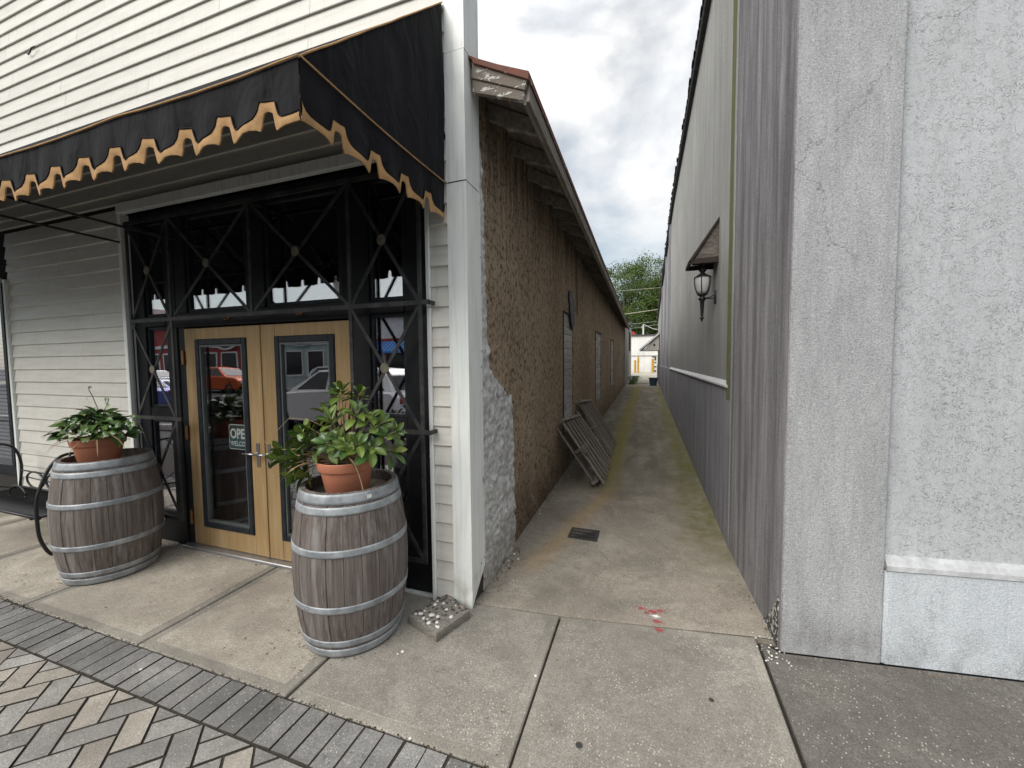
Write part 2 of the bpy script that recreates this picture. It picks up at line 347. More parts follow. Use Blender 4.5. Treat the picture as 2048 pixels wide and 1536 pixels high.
M['hood_wood'] = m_wood('weathered hood wood', (.055, .046, .040), (.20, .175, .155), (9, 4, 26), 2.4, .9, wash=(.26, .235, .215), objvar=.1)
M['hood_edge'] = m_simple('dark stained hood edge', (.035, .022, .018), .8)
M['grate'] = m_simple('cast iron grate', (.06, .058, .055), .7, .4, bump=(60, .001), var=.4)
M['black'] = m_simple('black void', (.004, .004, .004), 1, var=0)
M['interior'] = m_simple('dim interior wall', (.02, .018, .016), .95)
M['tarp'] = m_simple('dark navy sheet', (.012, .018, .035), .5, bump=(8, .01))
k, cA, r_ = m_concrete('warm broom finished concrete', (.35, .315, .262), (.43, .392, .33), speck=.12, dark=(.175, .155, .128), brush=1)
M['conc_warm'] = k.done(cA, r_, spec=.25)
k, cA, r_ = m_concrete('shell speckled concrete', (.232, .214, .186), (.30, .278, .245), speck=.9, dark=(.115, .105, .09), ds=1.2, brush=.6)
M['conc_shell'] = k.done(cA, r_, spec=.25)
k, cA, r_ = m_concrete('smooth tooled concrete edge', (.245, .226, .195), (.31, .288, .25), speck=.3, dark=(.13, .118, .10))
M['conc_edge'] = k.done(cA, r_, spec=.25)
k, cA, r_ = m_concrete('dark stained concrete', (.115, .107, .095), (.165, .154, .138), speck=.55, dark=(.10, .09, .08), ds=1.0)
M['conc_dark'] = k.done(cA, r_, spec=.25)
k, cA, r_ = m_concrete('plain pavement concrete', (.30, .28, .25), (.38, .36, .32), shell=False)
M['conc_plain'] = k.done(cA, r_, spec=.25)
def m_alley():
    k, col, r__ = m_concrete('alley concrete', (.255, .226, .185), (.325, .292, .245), speck=.5, dark=(.11, .098, .08), ds=1.4, dcut=.5, cracks=True)
    x, y, z = k.xyz()
    n = k.noise(5, detail=6, rough=.65); nn = k.math('MULTIPLY', k.math('SUBTRACT', n, .5), .5)
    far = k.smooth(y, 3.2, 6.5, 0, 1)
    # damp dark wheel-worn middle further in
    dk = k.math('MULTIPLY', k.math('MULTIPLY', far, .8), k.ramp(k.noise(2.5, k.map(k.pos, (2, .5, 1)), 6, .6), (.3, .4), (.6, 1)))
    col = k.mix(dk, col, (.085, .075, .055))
    # moss bands along both sides
    mR = k.smooth(k.math('ADD', x, nn), .12, .52, 0, 1)
    mR = k.math('MULTIPLY', mR, k.smooth(y, 2.9, 4.4, 0, 1))
    col = k.mix(k.math('MULTIPLY', k.math('MULTIPLY', mR, k.ramp(k.noise(8, detail=6), (.35, .3), (.6, 1))), .8), col, (.105, .10, .022))
    bl = k.math('ABSOLUTE', k.math('ADD', k.math('ADD', x, .52), k.math('MULTIPLY', nn, .6)))
    mL = k.math('MULTIPLY', k.smooth(bl, .03, .26, 1, 0), k.smooth(y, 4.3, 6.0, 0, 1))
    col = k.mix(k.math('MULTIPLY', mL, .75), col, (.17, .145, .03))
    # orange rust trail by the drain
    lx = k.math('ADD', x, k.math('MULTIPLY_ADD', y, -.22, 1.53))
    bo = k.math('ABSOLUTE', k.math('ADD', lx, k.math('MULTIPLY', nn, .25)))
    mo = k.math('MULTIPLY', k.smooth(bo, .0, .17, 1, 0), k.math('MULTIPLY', k.smooth(y, 2.75, 3.1, 0, 1), k.smooth(y, 4.4, 5.6, 1, 0)))
    col = k.mix(k.math('MULTIPLY', mo, .32), col, (.42, .26, .09))
    # bleached end
    col = k.mix(k.math('MULTIPLY', k.smooth(y, 19, 22, 0, 1), .7), col, (.42, .39, .33))
    return k.done(col, r__, spec=.3)
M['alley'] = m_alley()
def m_paver(name, c1, c2):
    k, col, r__ = m_concrete(name, c1, c2, speck=.55, dark=scl(c1, .5), ds=2.5)
    col = k.mix(1, col, k.ramp(k.rnd(), (0, .72), (1, 1.06)), 'MULTIPLY')
    return k.done(col, .92, spec=.3)
M['paver'] = m_paver('grey concrete paver', (.265, .254, .238), (.35, .337, .316))
M['paver_tan'] = m_paver('tan concrete paver', (.345, .31, .265), (.43, .39, .34))
M['paver_dark'] = m_paver('dark grey border paver', (.195, .19, .183), (.26, .253, .243))
M['joint'] = m_paint('dark joint sand', (.028, .024, .02), dirt=(.05, .04, .03), rough=1, dscale=30, bump=.006)
M['joint_red'] = m_paint('mossy dirt', (.06, .035, .022), dirt=(.03, .03, .02), rough=1, dscale=30, bump=.006)
M['asphalt'] = m_paint('asphalt', (.06, .06, .06), dirt=(.045, .045, .045), rough=.9, bump=.003)
M['kerb'] = m_paint('kerb concrete', (.33, .31, .28), rough=.9, bump=.003)
M['lot'] = m_paint('bleached lot concrete', (.48, .45, .38), dirt=(.33, .30, .24), rough=.95, dscale=1.5, bump=.003)
M['red_paint'] = m_simple('faded red spray paint', (.40, .075, .085), .8, var=.4, vs=60)
M['white_paint'] = m_simple('white spray paint', (.78, .77, .75), .8, var=.1)
M['yellow_paint'] = m_simple('yellow bollard paint', (.62, .36, .045), .6, var=.35, vs=6)
M['bluebin'] = m_simple('dark blue plastic', (.02, .04, .075), .5)
M['whitewash'] = m_stucco('whitewashed block wall', (.72, .72, .71), (.80, .80, .79), (.40, .39, .36), .35, worm=False, cut=.6)
M['annex'] = m_stucco('rear grey wall', (.34, .325, .30), (.42, .40, .37), (.20, .185, .17), .55, worm=False)
M['bark'] = m_simple('tree bark', (.10, .075, .055), .95, bump=(6, .04))
def m_fol():
    k = Mt('tree foliage'); a0 = k.noise(.7, detail=3); b0 = k.noise(9, detail=2)
    col = k.mix(k.ramp(a0, (.35, 0), (.65, 1)), (.030, .062, .012), (.075, .118, .024)); col = k.mix(k.ramp(b0, (.3, .0), (.7, .6)), col, (.13, .18, .04))
    return k.done(col, .6, spec=.3)
M['foliage'] = m_fol()
M['stone_mix'] = None
def m_stepstone():
    k = Mt('pebbly step stone'); n = k.noise(70, detail=6, rough=.7); col = k.mix(k.ramp(n, (.35, 0), (.65, 1)), (.13, .12, .105), (.28, .26, .23))
    k.bump(n, .006); return k.done(col, .95, spec=.2)
M['stone_mix'] = m_stepstone()
M['peb_dark'] = m_simple('dark pebble', (.045, .04, .036), .5); M['peb_white'] = m_simple('white shell', (.72, .70, .66), .5, var=.2, vs=50); M['peb_tan'] = m_simple('tan pebble', (.28, .22, .17), .6)
M['red_wall'] = m_paint('red painted shopfront', (.30, .035, .03), rough=.6)
M['white_wall'] = m_paint('white painted shopfront', (.66, .66, .64), rough=.6)
M['teal_wall'] = m_paint('pale teal shopfront', (.40, .50, .48), rough=.6)
M['green_sign'] = m_simple('green sign', (.06, .16, .06), .6)
M['orange_car'] = m_simple('orange car paint', (.50, .09, .015), .2, .3, var=0)
M['white_car'] = m_simple('white car paint', (.72, .72, .72), .18, 0, var=0)
M['blue_car'] = m_simple('blue car paint', (.08, .10, .30), .2, .3, var=0)
M['silver_car'] = m_simple('silver car paint', (.40, .42, .46), .2, .5, var=0)
M['car_glass'] = m_simple('dark car glass', (.015, .017, .02), .06, var=0)
M['rubber'] = m_simple('tyre rubber', (.02, .02, .02), .85)
M['red_lens'] = m_simple('red tail light', (.4, .01, .01), .15, var=0)
def m_stripes():
    k = Mt('blue striped awning'); x = k.xyz()[0]; s_ = k.math('GREATER_THAN', k.math('FRACT', k.math('MULTIPLY', x, 3.2)), .5)
    return k.done(k.mix(s_, (.03, .12, .34), (.09, .24, .50)), .8)
M['stripes'] = m_stripes()

# ------------------------------------------------------------------ mesh helpers
def tag(o, label=None, cat=None, group=None, kind=None):
    if label: o['label'] = label
    if cat: o['category'] = cat
    if group: o['group'] = group
    if kind: o['kind'] = kind
    return o
def empty(name, loc, label=None, cat=None, group=None, kind=None, rz=0):
    o = bpy.data.objects.new(name, None); COL.objects.link(o); o.location = loc; o.rotation_euler = (0, 0, rz); o.empty_display_size = .1
    bpy.context.view_layer.update()
    return tag(o, label, cat, group, kind)
class MB:
    def __init__(s): s.v = []; s.f = []; s.mi = []; s.cur = 0
    def add(s, vs, fs):
        n = len(s.v); s.v += [tuple(x) for x in vs]; s.f += [tuple(n+i for i in f) for f in fs]; s.mi += [s.cur]*len(fs); return s
    def box(s, x0, x1, y0, y1, z0, z1, ch=0):
        if x0 > x1: x0, x1 = x1, x0
        if y0 > y1: y0, y1 = y1, y0
        if z0 > z1: z0, z1 = z1, z0
        vs = [(x0,y0,z0),(x1,y0,z0),(x1,y1,z0),(x0,y1,z0),(x0,y0,z1),(x1,y0,z1),(x1,y1,z1),(x0,y1,z1)]
        return s.add(vs, [(3,2,1,0),(4,5,6,7),(0,1,5,4),(1,2,6,5),(2,3,7,6),(3,0,4,7)])
    def bar(s, p, q, w_, h_, up=(0,0,1)):
        p = Vector(p); q = Vector(q); d = (q-p).normalized(); u = Vector(up)
        if abs(d.dot(u)) > .98: u = Vector((0,1,0))
        sx = d.cross(u).normalized(); uy = sx.cross(d).normalized(); vs = []
        for e_ in (p, q):
            for i, j in ((-1,-1),(1,-1),(1,1),(-1,1)): vs.append(e_ + sx*(i*w_/2) + uy*(j*h_/2))
        return s.add(vs, [(3,2,1,0),(4,5,6,7),(0,1,5,4),(1,2,6,5),(2,3,7,6),(3,0,4,7)])
    def tube(s, pts, r, n=8, cap=True):
        pts = [Vector(p) for p in pts]; rings = []; pu = None; N = len(pts)
        for i, p in enumerate(pts):
            d = ((pts[min(i+1, N-1)]) - (pts[max(i-1, 0)])).normalized()
            if pu is None:
                u = Vector((0,0,1)) if abs(d.z) < .9 else Vector((1,0,0)); u = (u - d*u.dot(d)).normalized()
            else: u = (pu - d*pu.dot(d)).normalized()
            pu = u; v_ = d.cross(u); rr = r[i] if isinstance(r, (list, tuple)) else r
            rings.append([p + (u*math.cos(t*2*math.pi/n) + v_*math.sin(t*2*math.pi/n))*rr for t in range(n)])
        vs = [x for rg in rings for x in rg]; fs = []
        for i in range(N-1):
            for j in range(n): fs.append((i*n+j, i*n+(j+1)%n, (i+1)*n+(j+1)%n, (i+1)*n+j))
        if cap: fs.append(tuple(range(n))[::-1]); fs.append(tuple((N-1)*n+j for j in range(n)))
        return s.add(vs, fs)
    def lathe(s, prof, n=32, c=(0,0,0), a0=0, a1=2*math.pi, close=True):
        full = abs(a1-a0-2*math.pi) < 1e-6; k = n if full else n+1; vs = []
        for r, z in prof:
            for i in range(k):
                t = a0 + (a1-a0)*i/n; vs.append((c[0]+r*math.cos(t), c[1]+r*math.sin(t), c[2]+z))
        fs = []
        for i in range(len(prof)-1):
            for j in range(n):
                j2 = (j+1) % k if full else j+1
                fs.append((i*k+j, i*k+j2, (i+1)*k+j2, (i+1)*k+j))
        return s.add(vs, fs)
    def prism(s, poly, axis, lo, hi):
        # poly: list of 2D points; axis 'x','y','z' is extrusion axis
        def P(p, t):
            return {'x': (t, p[0], p[1]), 'y': (p[0], t, p[1]), 'z': (p[0], p[1], t)}[axis]
        n = len(poly); vs = [P(p, lo) for p in poly] + [P(p, hi) for p in poly]
        return s.add(vs, [tuple(range(n))[::-1], tuple(range(n, 2*n))] + [(i, (i+1) % n, n+(i+1) % n, n+i) for i in range(n)])
    def grid(s, rows):
        n = len(rows[0]); vs = [p for r in rows for p in r]
        return s.add(vs, [(i*n+j, i*n+j+1, (i+1)*n+j+1, (i+1)*n+j) for i in range(len(rows)-1) for j in range(n-1)])
    def mesh(s, name, mats, smooth=False):
        me = bpy.data.meshes.new(name); me.from_pydata(s.v, [], s.f)
        for m_ in (mats if isinstance(mats, (list, tuple)) else [mats]): me.materials.append(m_)
        me.polygons.foreach_set('material_index', s.mi)
        if smooth: me.polygons.foreach_set('use_smooth', [True]*len(me.polygons))
        me.update(); return me
    def build(s, name, mats, parent=None, smooth=False, bevel=0, world=True, fix=True, seg=1, auto=None):
        me = s.mesh(name, mats, smooth)
        if fix:
            import bmesh
            bm = bmesh.new(); bm.from_mesh(me); bmesh.ops.recalc_face_normals(bm, faces=bm.faces); bm.to_mesh(me); bm.free()
        return link(name, me, parent, world, bevel, seg, auto)
def link(name, me, parent=None, world=True, bevel=0, seg=1, auto=None):
    o = bpy.data.objects.new(name, me); COL.objects.link(o)
    if parent:
        o.parent = parent
        if world:
            p = parent; mw = Matrix.Identity(4); chain = []
            while p: chain.append(p); p = p.parent
            for p in reversed(chain): mw = mw @ p.matrix_parent_inverse @ Matrix.LocRotScale(p.location, p.rotation_euler, p.scale)
            o.matrix_parent_inverse = mw.inverted()
    if bevel:
        b_ = o.modifiers.new('bevel', 'BEVEL'); b_.width = bevel; b_.segments = seg; b_.limit_method = 'ANGLE'
    return o
def center_of(o_me):  # recentre a world-space mesh on its bounding box so that object coordinates are local
    vs = [v.co for v in o_me.vertices]
    c_ = Vector([(min(v[i] for v in vs)+max(v[i] for v in vs))/2 for i in range(3)])
    o_me.transform(Matrix.Translation(-c_)); return c_
def piece(mb, name, mat, parent, bevel=0, smooth=False, seg=1):
    """a part whose origin sits at its own middle (for wood grain per piece)"""
    o = mb.build(name, mat, parent, smooth=smooth, bevel=bevel, seg=seg)
    c_ = center_of(o.data); o.location = c_
    return o
def copy_tree(o, parent=None):
    c_ = o.copy(); COL.objects.link(c_); c_.parent = parent
    for ch in [x for x in bpy.data.objects if x.parent == o]: copy_tree(ch, c_)
    return c_
def holes_wall(mb, axis, c0, u0, u1, z0f, z1f, holes, depth, nsub=1):
    """wall face at coordinate c0(u) on axis x, spanning u (=y); holes list (ua,ub,za,zb); depth goes to negative x"""
    us = sorted(set([u0, u1] + [h[0] for h in holes] + [h[1] for h in holes]))
    def P(u, z, d=0): return (c0(u)-d, u, z)
    for i in range(len(us)-1):
        ua, ub = us[i], us[i+1]; hs = [h for h in holes if h[0] <= ua+1e-6 and h[1] >= ub-1e-6]
        segs = []
        if hs:
            h = hs[0]; segs = [(z0f(ua), z0f(ub), h[2], h[2]), (h[3], h[3], z1f(ua), z1f(ub))]
            mb.add([P(ua,h[2]),P(ua,h[3]),P(ua,h[3],depth),P(ua,h[2],depth)], [(0,1,2,3)])
            mb.add([P(ub,h[2]),P(ub,h[3]),P(ub,h[3],depth),P(ub,h[2],depth)], [(0,3,2,1)])
            mb.add([P(ua,h[2]),P(ub,h[2]),P(ub,h[2],depth),P(ua,h[2],depth)], [(0,3,2,1)])
            mb.add([P(ua,h[3]),P(ub,h[3]),P(ub,h[3],depth),P(ua,h[3],depth)], [(0,1,2,3)])
        else: segs = [(z0f(ua), z0f(ub), z1f(ua), z1f(ub))]
        for za, zb, zc, zd in segs:
            mb.add([P(ua,za),P(ub,zb),P(ub,zd),P(ua,zc)], [(0,1,2,3)])
    return mb

# ================================================================== THE GROUND
def gz(y): return 0 if y < 2.5 else .024*(min(y, 34)-2.5)
def XL(y): return -1.13
def XR(y): return .716-.046*(y-2.533) if y < 3.75 else .66-.0105*(y-3.75)
mb = MB(); ys = [-400, -40, 1.3, 2.45, 12, 34, 400]
prev = None
for i in range(len(ys)-1):
    def gg(y): return -.17 if y < 1.31 else gz(y)-.09
    y0, y1 = ys[i], ys[i+1]
    z0, z1 = (-.17, -.17) if i < 2 else (gg(y0) if i > 2 else -.17, gg(y1))
    for x0, x1 in ((-400, -30), (-30, 30), (30, 400)): mb.add([(x0,y0,z0),(x1,y0,z0),(x1,y1,z1),(x0,y1,z1)], [(0,1,2,3)])
tag(mb.build('ground', M['asphalt'], fix=False), kind='structure')
st_y0, st_y1 = -15.5, -2.6
mb = MB(); mb.box(-90, 60, st_y0, st_y1, -.166, -.15); tag(mb.build('street', M['asphalt']), kind='structure')
mb = MB()
for x in range(-20, 8): mb.box(x*3, x*3+1.4, -9.1, -8.98, -.15, -.146)
sline = mb.build('lane_line', M['white_paint'], bpy.data.objects['street'])
mb = MB(); mb.box(-90, 60, -2.6, -2.45, -.16, -.005); mb.box(-90, 60, -15.65, -15.5, -.16, -.005); tag(mb.build('kerb', M['kerb'], bevel=.015), kind='structure')
mb = MB(); mb.box(-90, 60, -19, -15.65, -.16, -.01); tag(mb.build('far_pavement', M['conc_plain']), kind='structure')

# sidewalk slabs in front of the shop
bed = MB(); bed.box(-9.2, 7, 1.40, 2.62, -.12, -.035); bed.box(-9.2, -1.2, 2.3, 2.5, -.12, -.03)
walk = tag(bed.build('sidewalk', M['joint']), kind='structure')
def slab(poly, mat, edge=M['conc_edge'], inset=.055, sides=None, z=0, tilt=0):
    """one cast slab: smooth tooled rim (material 1) with the rougher field raised 1.5 mm"""
    n = len(poly); cx_ = sum(p[0] for p in poly)/n; cy_ = sum(p[1] for p in poly)/n
    def ins(d):
        out = []
        for i in range(n):
            p0, p1, p2 = Vector(poly[i-1]), Vector(poly[i]), Vector(poly[(i+1) % n])
            e1 = (p1-p0).normalized(); e2 = (p2-p1).normalized(); n1_ = Vector((-e1.y, e1.x)); n2_ = Vector((-e2.y, e2.x))
            bis = (n1_+n2_); k_ = d/max(.3, (1+n1_.dot(n2_))/1.0)
            out.append(p1 + bis*k_)
        return out
    m_ = MB(); zz = lambda p: z + tilt*(p[0]-cx_)
    rings = [[(p[0], p[1], z-.07) for p in poly], [(p[0], p[1], zz(p)-.006) for p in poly], [(p[0], p[1], zz(p)) for p in ins(.006)],
             [(p[0], p[1], zz(p)) for p in ins(inset)], [(p[0], p[1], zz(p)+.0018) for p in ins(inset+.004)]]
    vs = [v for r_ in rings for v in r_]; fs = []
    for i in range(4):
        for j in range(n): fs.append((i*n+j, i*n+(j+1) % n, (i+1)*n+(j+1) % n, (i+1)*n+j))
    m_.cur = 1; m_.add(vs, fs)
    m_.cur = 0; base = 4*n; m_.f.append(tuple(base+j for j in range(n))); m_.mi.append(0)
    return m_.build('concrete_slab', [mat, edge], walk, fix=False)
g = .006
def q(x0, x1, ya0, ya1, yb0, yb1): return [(x0+g, ya0), (x1-g, yb0), (x1-g, yb1), (x0+g, ya1)]
slab(q(-8.3, -6.4, 1.417, 2.44, 1.417, 2.44), M['conc_warm'])
slab(q(-6.4, -5.3, 1.417, 2.44, 1.417, 2.44), M['conc_warm'])
slab(q(-5.3, -4.09, 1.417, 2.44, 1.417, 2.44), M['conc_warm'])
slab(q(-4.09, -2.855, 1.417, 2.44, 1.417, 2.44), M['conc_warm'])
slab(q(-2.855, -1.695, 1.417, 2.44, 1.417, 2.425), M['conc_warm'])
slab([(-1.683, 1.417), (-.529, 1.417), (-.536, 2.45), (-1.13, 2.405), (-1.20, 2.44), (-1.69, 2.44)], M['conc_shell'], tilt=.002)
slab([(-.512, .2), (.587, .2), (.610, 2.615), (-.523, 2.452)], M['conc_shell'], z=.001)
slab([(.615, .2), (7.0, .2), (7.0, 3.38), (.716, 2.53), (.628, 2.60)], M['conc_dark'], edge=M['conc_dark'], inset=.06, z=-.004)

# alley floor
mb = MB(); rows = []
yy = [2.0+.0]  # hidden start
ylist = [i*.25 for i in range(0, 80)]
def back_edge(x):
    pts = [(-1.4, 2.40), (-1.12, 2.412), (-.53, 2.462), (.61, 2.625), (.9, 2.66)]
    for (xa, ya), (xb, yb) in zip(pts, pts[1:]):
        if x <= xb: return ya+(yb-ya)*(x-xa)/(xb-xa)
    return 2.66
xs = [-1.3+i*.1 for i in range(0, 22)]
for j in range(0, 82):
    row = []
    for x in xs:
        yb = back_edge(x)
        y = yb + (22-yb)*(j/81)**1.6
        z = gz(y) - .012*math.exp(-((x+.2)/.5)**2)*min(1, (y-2.4)) + .004*mn.noise(Vector((x*2, y, 0)))
        if j == 0: z -= .004
        row.append((x, y, z))
    rows.append(row)
mb.grid(rows)
mb.add([(x, back_edge(x), -.06) for x in xs] + [(x, back_edge(x), gz(2.5)-.004) for x in xs], [(i, i+1, len(xs)+i+1, len(xs)+i) for i in range(len(xs)-1)])
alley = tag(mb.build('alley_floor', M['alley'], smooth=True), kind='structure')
# lot beyond the alley
mb = MB(); mb.grid([[(x, y, gz(y)+.004+.006*mn.noise(Vector((x, y*.5, 3)))) for x in [-24+i*1.0 for i in range(49)]] for y in [22+i*1.0 for i in range(13)]])
tag(mb.build('parking_lot', M['lot'], smooth=True), kind='structure')
# spray paint
def blob(cx_, cy_, rx, ry, z, mat, nm, seed):
    rr = random.Random(seed); pts = [(cx_+rx*math.cos(t*2*math.pi/28)*rr.uniform(.72, 1.15), cy_+ry*math.sin(t*2*math.pi/28)*rr.uniform(.72, 1.15)) for t in range(28)]
    pts = [(cx_+(p[0]-cx_)*.85, cy_+(p[1]-cy_)*.85) for p in pts]; m_ = MB(); m_.prism(pts, 'z', z, z+.0015); return m_
for (x, y, rx, ry, mt, sd_, z) in ((.035, 2.685, .035, .018, 'red_paint', 1, .004), (-.035, 2.70, .022, .012, 'red_paint', 2, .004), (.055, 2.64, .024, .014, 'white_paint', 3, .003),
                               (.062, 2.588, .03, .016, 'red_paint', 4, .0025), (.075, 2.508, .024, .018, 'red_paint', 5, .0035), (.085, 2.708, .02, .014, 'red_paint', 6, .0045), (.0, 2.66, .012, .007, 'red_paint', 8, .0035)):
    blob(x, y, rx, ry, z, M[mt], 'paint_spot', sd_).build('paint_spot', M[mt], alley if y > 2.53 else walk)
    rr = random.Random(sd_+50); fl = MB()
    for i in range(26):
        a_ = rr.uniform(0, 6.28); d = rr.uniform(1, 1.7); px_, py_ = x+rx*d*math.cos(a_), y+ry*d*math.sin(a_); s_ = rr.uniform(.001, .0032)
        fl.prism([(px_-s_, py_), (px_, py_-s_*.7), (px_+s_, py_), (px_, py_+s_*.6)], 'z', z-.001, z+.0006)
    tag(fl.build('paint_speckle', M[mt], alley if y > 2.53 else walk), kind='stuff')

# paver band and herringbone
bed = MB(); bed.box(-9.2, 1.6, -2.45, 1.412, -.12, -.0060)
pav = tag(bed.build('paver_pavement', M['joint']), kind='structure')
def clip(poly, nx, ny, d):   # keep nx*x+ny*y<=d
    out = []
    for i in range(len(poly)):
        p, q_ = poly[i], poly[(i+1) % len(poly)]; a_ = nx*p[0]+ny*p[1]-d; b_ = nx*q_[0]+ny*q_[1]-d
        if a_ <= 0: out.append(p)
        if a_*b_ < 0: t = a_/(a_-b_); out.append((p[0]+(q_[0]-p[0])*t, p[1]+(q_[1]-p[1])*t))
    return out
def area(p): return abs(sum(p[i-1][0]*p[i][1]-p[i][0]*p[i-1][1] for i in range(len(p))))/2
stuffed = MB()
def paver(poly, tan=False, single=True, border=False):
    if len(poly) < 3 or area(poly) < .0009: return
    n = len(poly); cx_ = sum(p[0] for p in poly)/n; cy_ = sum(p[1] for p in poly)/n; z = random.uniform(-.003, .001); tx, ty = random.uniform(-.012, .012), random.uniform(-.012, .012)
    def sh(k_, dz): return [((p[0]-cx_)*k_[0], (p[1]-cy_)*k_[0], z+dz+tx*(p[0]-cx_)+ty*(p[1]-cy_)) for p in poly]
    wmin = max(.05, area(poly)**.5)
    m_ = MB() if single else stuffed
    off = (0, 0) if single else (cx_, cy_)
    def o3(L): return [(v[0]+off[0], v[1]+off[1], v[2]) for v in L]
    vs = o3(sh((1,), -.05)) + o3(sh((1,), -.004)) + o3(sh((1-.0035/wmin*1.6,), 0)); fs = []
    for i in (0, 1):
        for j in range(n): fs.append((i*n+j, i*n+(j+1) % n, (i+1)*n+(j+1) % n, (i+1)*n+j))
    m_.cur = 1; m_.add(vs, fs); m_.cur = 0
    m_.f.append(tuple(len(m_.v)-n+j for j in range(n))); m_.mi.append(0)
    if single:
        o = m_.build('paver', [M['paver_tan' if tan else 'paver_dark' if border else 'paver'], M['joint']], pav, world=True, fix=True); o.location = (cx_, cy_, 0)
pc = 0
x = -6.1
while x < -.02:
    wd = .1065+random.uniform(-.001, .001); j = .0034
    k_ = random.uniform(-.003, .003)
    paver([(x+j, 1.181+random.uniform(0, .004)), (x+wd-j, 1.181+random.uniform(0, .004)), (x+wd-j+k_, 1.408), (x+j+k_, 1.408)], single=x > -5.2, border=True)
    x += wd
# herringbone at 45 degrees, unit w x 2w
wv = .112; c45 = math.sqrt(.5)
for i in range(-60, 60):
    for j in range(-60, 60):
        # classic herringbone: cells (i,j), horizontal brick when (i - j) % 4 == 0, vertical brick when (i - j) % 4 == 3
        kk = (i-j) % 4
        if kk == 0: r4 = (i, i+2, j, j+1)
        elif kk == 3: r4 = (i, i+1, j-1+0, j+1) if False else (i, i+1, j, j+2)
        else: continue
        x0, x1, y0, y1 = [t*wv for t in r4]; e_ = .0034; x0 += e_; y0 += e_; x1 -= e_; y1 -= e_
        poly = []
        for (px_, py_) in ((x0, y0), (x1, y0), (x1, y1), (x0, y1)):
            poly.append((c45*(px_-py_)-2.4, c45*(px_+py_)+.55))
        mx_ = sum(p[0] for p in poly)/4; my_ = sum(p[1] for p in poly)/4
        if my_ < -.5 or my_ > 1.35 or mx_ < -6 or mx_ > .5: continue
        poly = clip(poly, 0, 1, 1.176)
        if len(poly) < 3: continue
        vis = mx_ < -.9 and my_ > .77 - .12 + (.333 if mx_ > -2.52 else -.344)*(mx_+2.52)
        paver(poly, tan=random.random() < .22, single=vis)
tag(stuffed.build('pavers', [M['paver'], M['joint']], pav), kind='stuff')
# dirt line between slabs and pavers, leaf litter
mb = MB(); rr = random.Random(3)
for i in range(520):
    t = rr.random(); x = -4.6+4.1*t if rr.random() < .75 else rr.uniform(-4.5, -4.0)
    y = 1.412+rr.gauss(0, .006 if x > -4.0 else .014); s_ = rr.uniform(.003, .009)
    a_ = rr.uniform(0, 3.1); mb.add([(x-s_*math.cos(a_), y-s_*.5*math.sin(a_), -.004), (x, y-s_*.5, rr.uniform(-.001, .003)), (x+s_*math.cos(a_), y+s_*.5*math.sin(a_), -.003), (x, y+s_*.5, .002)], [(0,1,2,3)])
tag(mb.build('joint_moss', M['joint_red'], fix=False), 'dark mossy dirt caught in the joint between slabs and pavers', 'dirt', kind='stuff')
mb = MB(); rr = random.Random(4)
def litter(x, y, s_, z0=0, el_=2.2):
    a_ = rr.uniform(0, 6.28); ca_, sa_ = math.cos(a_), math.sin(a_); pts = []
    for (u, v) in ((-el_, 0), (-.5, .55), (.9, .5), (el_, 0), (.8, -.5), (-.5, -.6)):
        pts.append((x+s_*(u*ca_-v*sa_), y+s_*(u*sa_+v*ca_), z0+gz(y)+.003+rr.uniform(0, .004)))
    mb.add(pts, [(0,1,2,3,4,5)])
for i in range(130): litter(rr.uniform(-5.2, -1.6), rr.uniform(1.5, 2.36), rr.uniform(.002, .006))
for i in range(34): litter(rr.uniform(-1.3, .5), rr.uniform(.9, 2.4), rr.uniform(.0015, .0045))
for i in range(60): litter(rr.uniform(-1.0, .55), rr.uniform(2.6, 8), rr.uniform(.002, .007), el_=3)
for i in range(260):
    y = 2.7+rr.random()**1.5*16; litter(-1.115+abs(rr.gauss(0, .05)), y, rr.uniform(.003, .010), el_=1.5)
for i in range(110):
    y = 2.7+rr.random()**1.5*14; litter(XR(y)-.01-abs(rr.gauss(0, .025)), y, rr.uniform(.002, .008), el_=1.5)
for i in range(60): litter(rr.uniform(-4.7, -3.9), rr.uniform(2.2, 2.36), rr.uniform(.002, .006))
for bx_, by_ in ((-1.735, 1.955), (-4.13, 1.93)):
    for i in range(70):
        a_ = rr.uniform(0, 6.28); litter(bx_+(.275+abs(rr.gauss(0, .03)))*math.cos(a_), by_+(.275+abs(rr.gauss(0, .03)))*math.sin(a_), rr.uniform(.001, .004))
for i in range(120): x_ = rr.uniform(.75, 3.2); litter(x_, 2.50+.135*(x_-.716)-abs(rr.gauss(0, .02)), rr.uniform(.001, .005))
for i in range(90): litter(rr.uniform(-4.5, -1.45), 2.335-abs(rr.gauss(0, .02)), rr.uniform(.001, .005))
tag(mb.build('leaf_litter', M['dead'], fix=False), 'scattered brown leaf crumbs on the concrete', 'litter', kind='stuff')
mb = MB()
def chip(x, y, s_, z=0): mb.lathe([(s_*1.1, 0), (s_*.8, s_*.5), (0.0001, s_*.7)], 7, (x, y, z))
for x, y, s_ in ((-1.32, 1.86, .010), (-1.335, 1.835, .006), (-.55, 1.93, .008), (-.98, 1.42, .007), (-2.6, 1.30, .008)): chip(x, y, s_)
for i in range(40):
    y = 2.75+rr.random()**1.3*9; s_ = rr.uniform(.003, .011); chip(-1.115+abs(rr.gauss(0, .06)), y, s_, gz(y))
for i in range(50): chip(rr.uniform(.60, .74), rr.uniform(2.42, 2.66), rr.uniform(.002, .006), .002)
tag(mb.build('gravel_chips', M['peb_white']), 'small pale stone chips lying along the alley wall', 'gravel', kind='stuff')
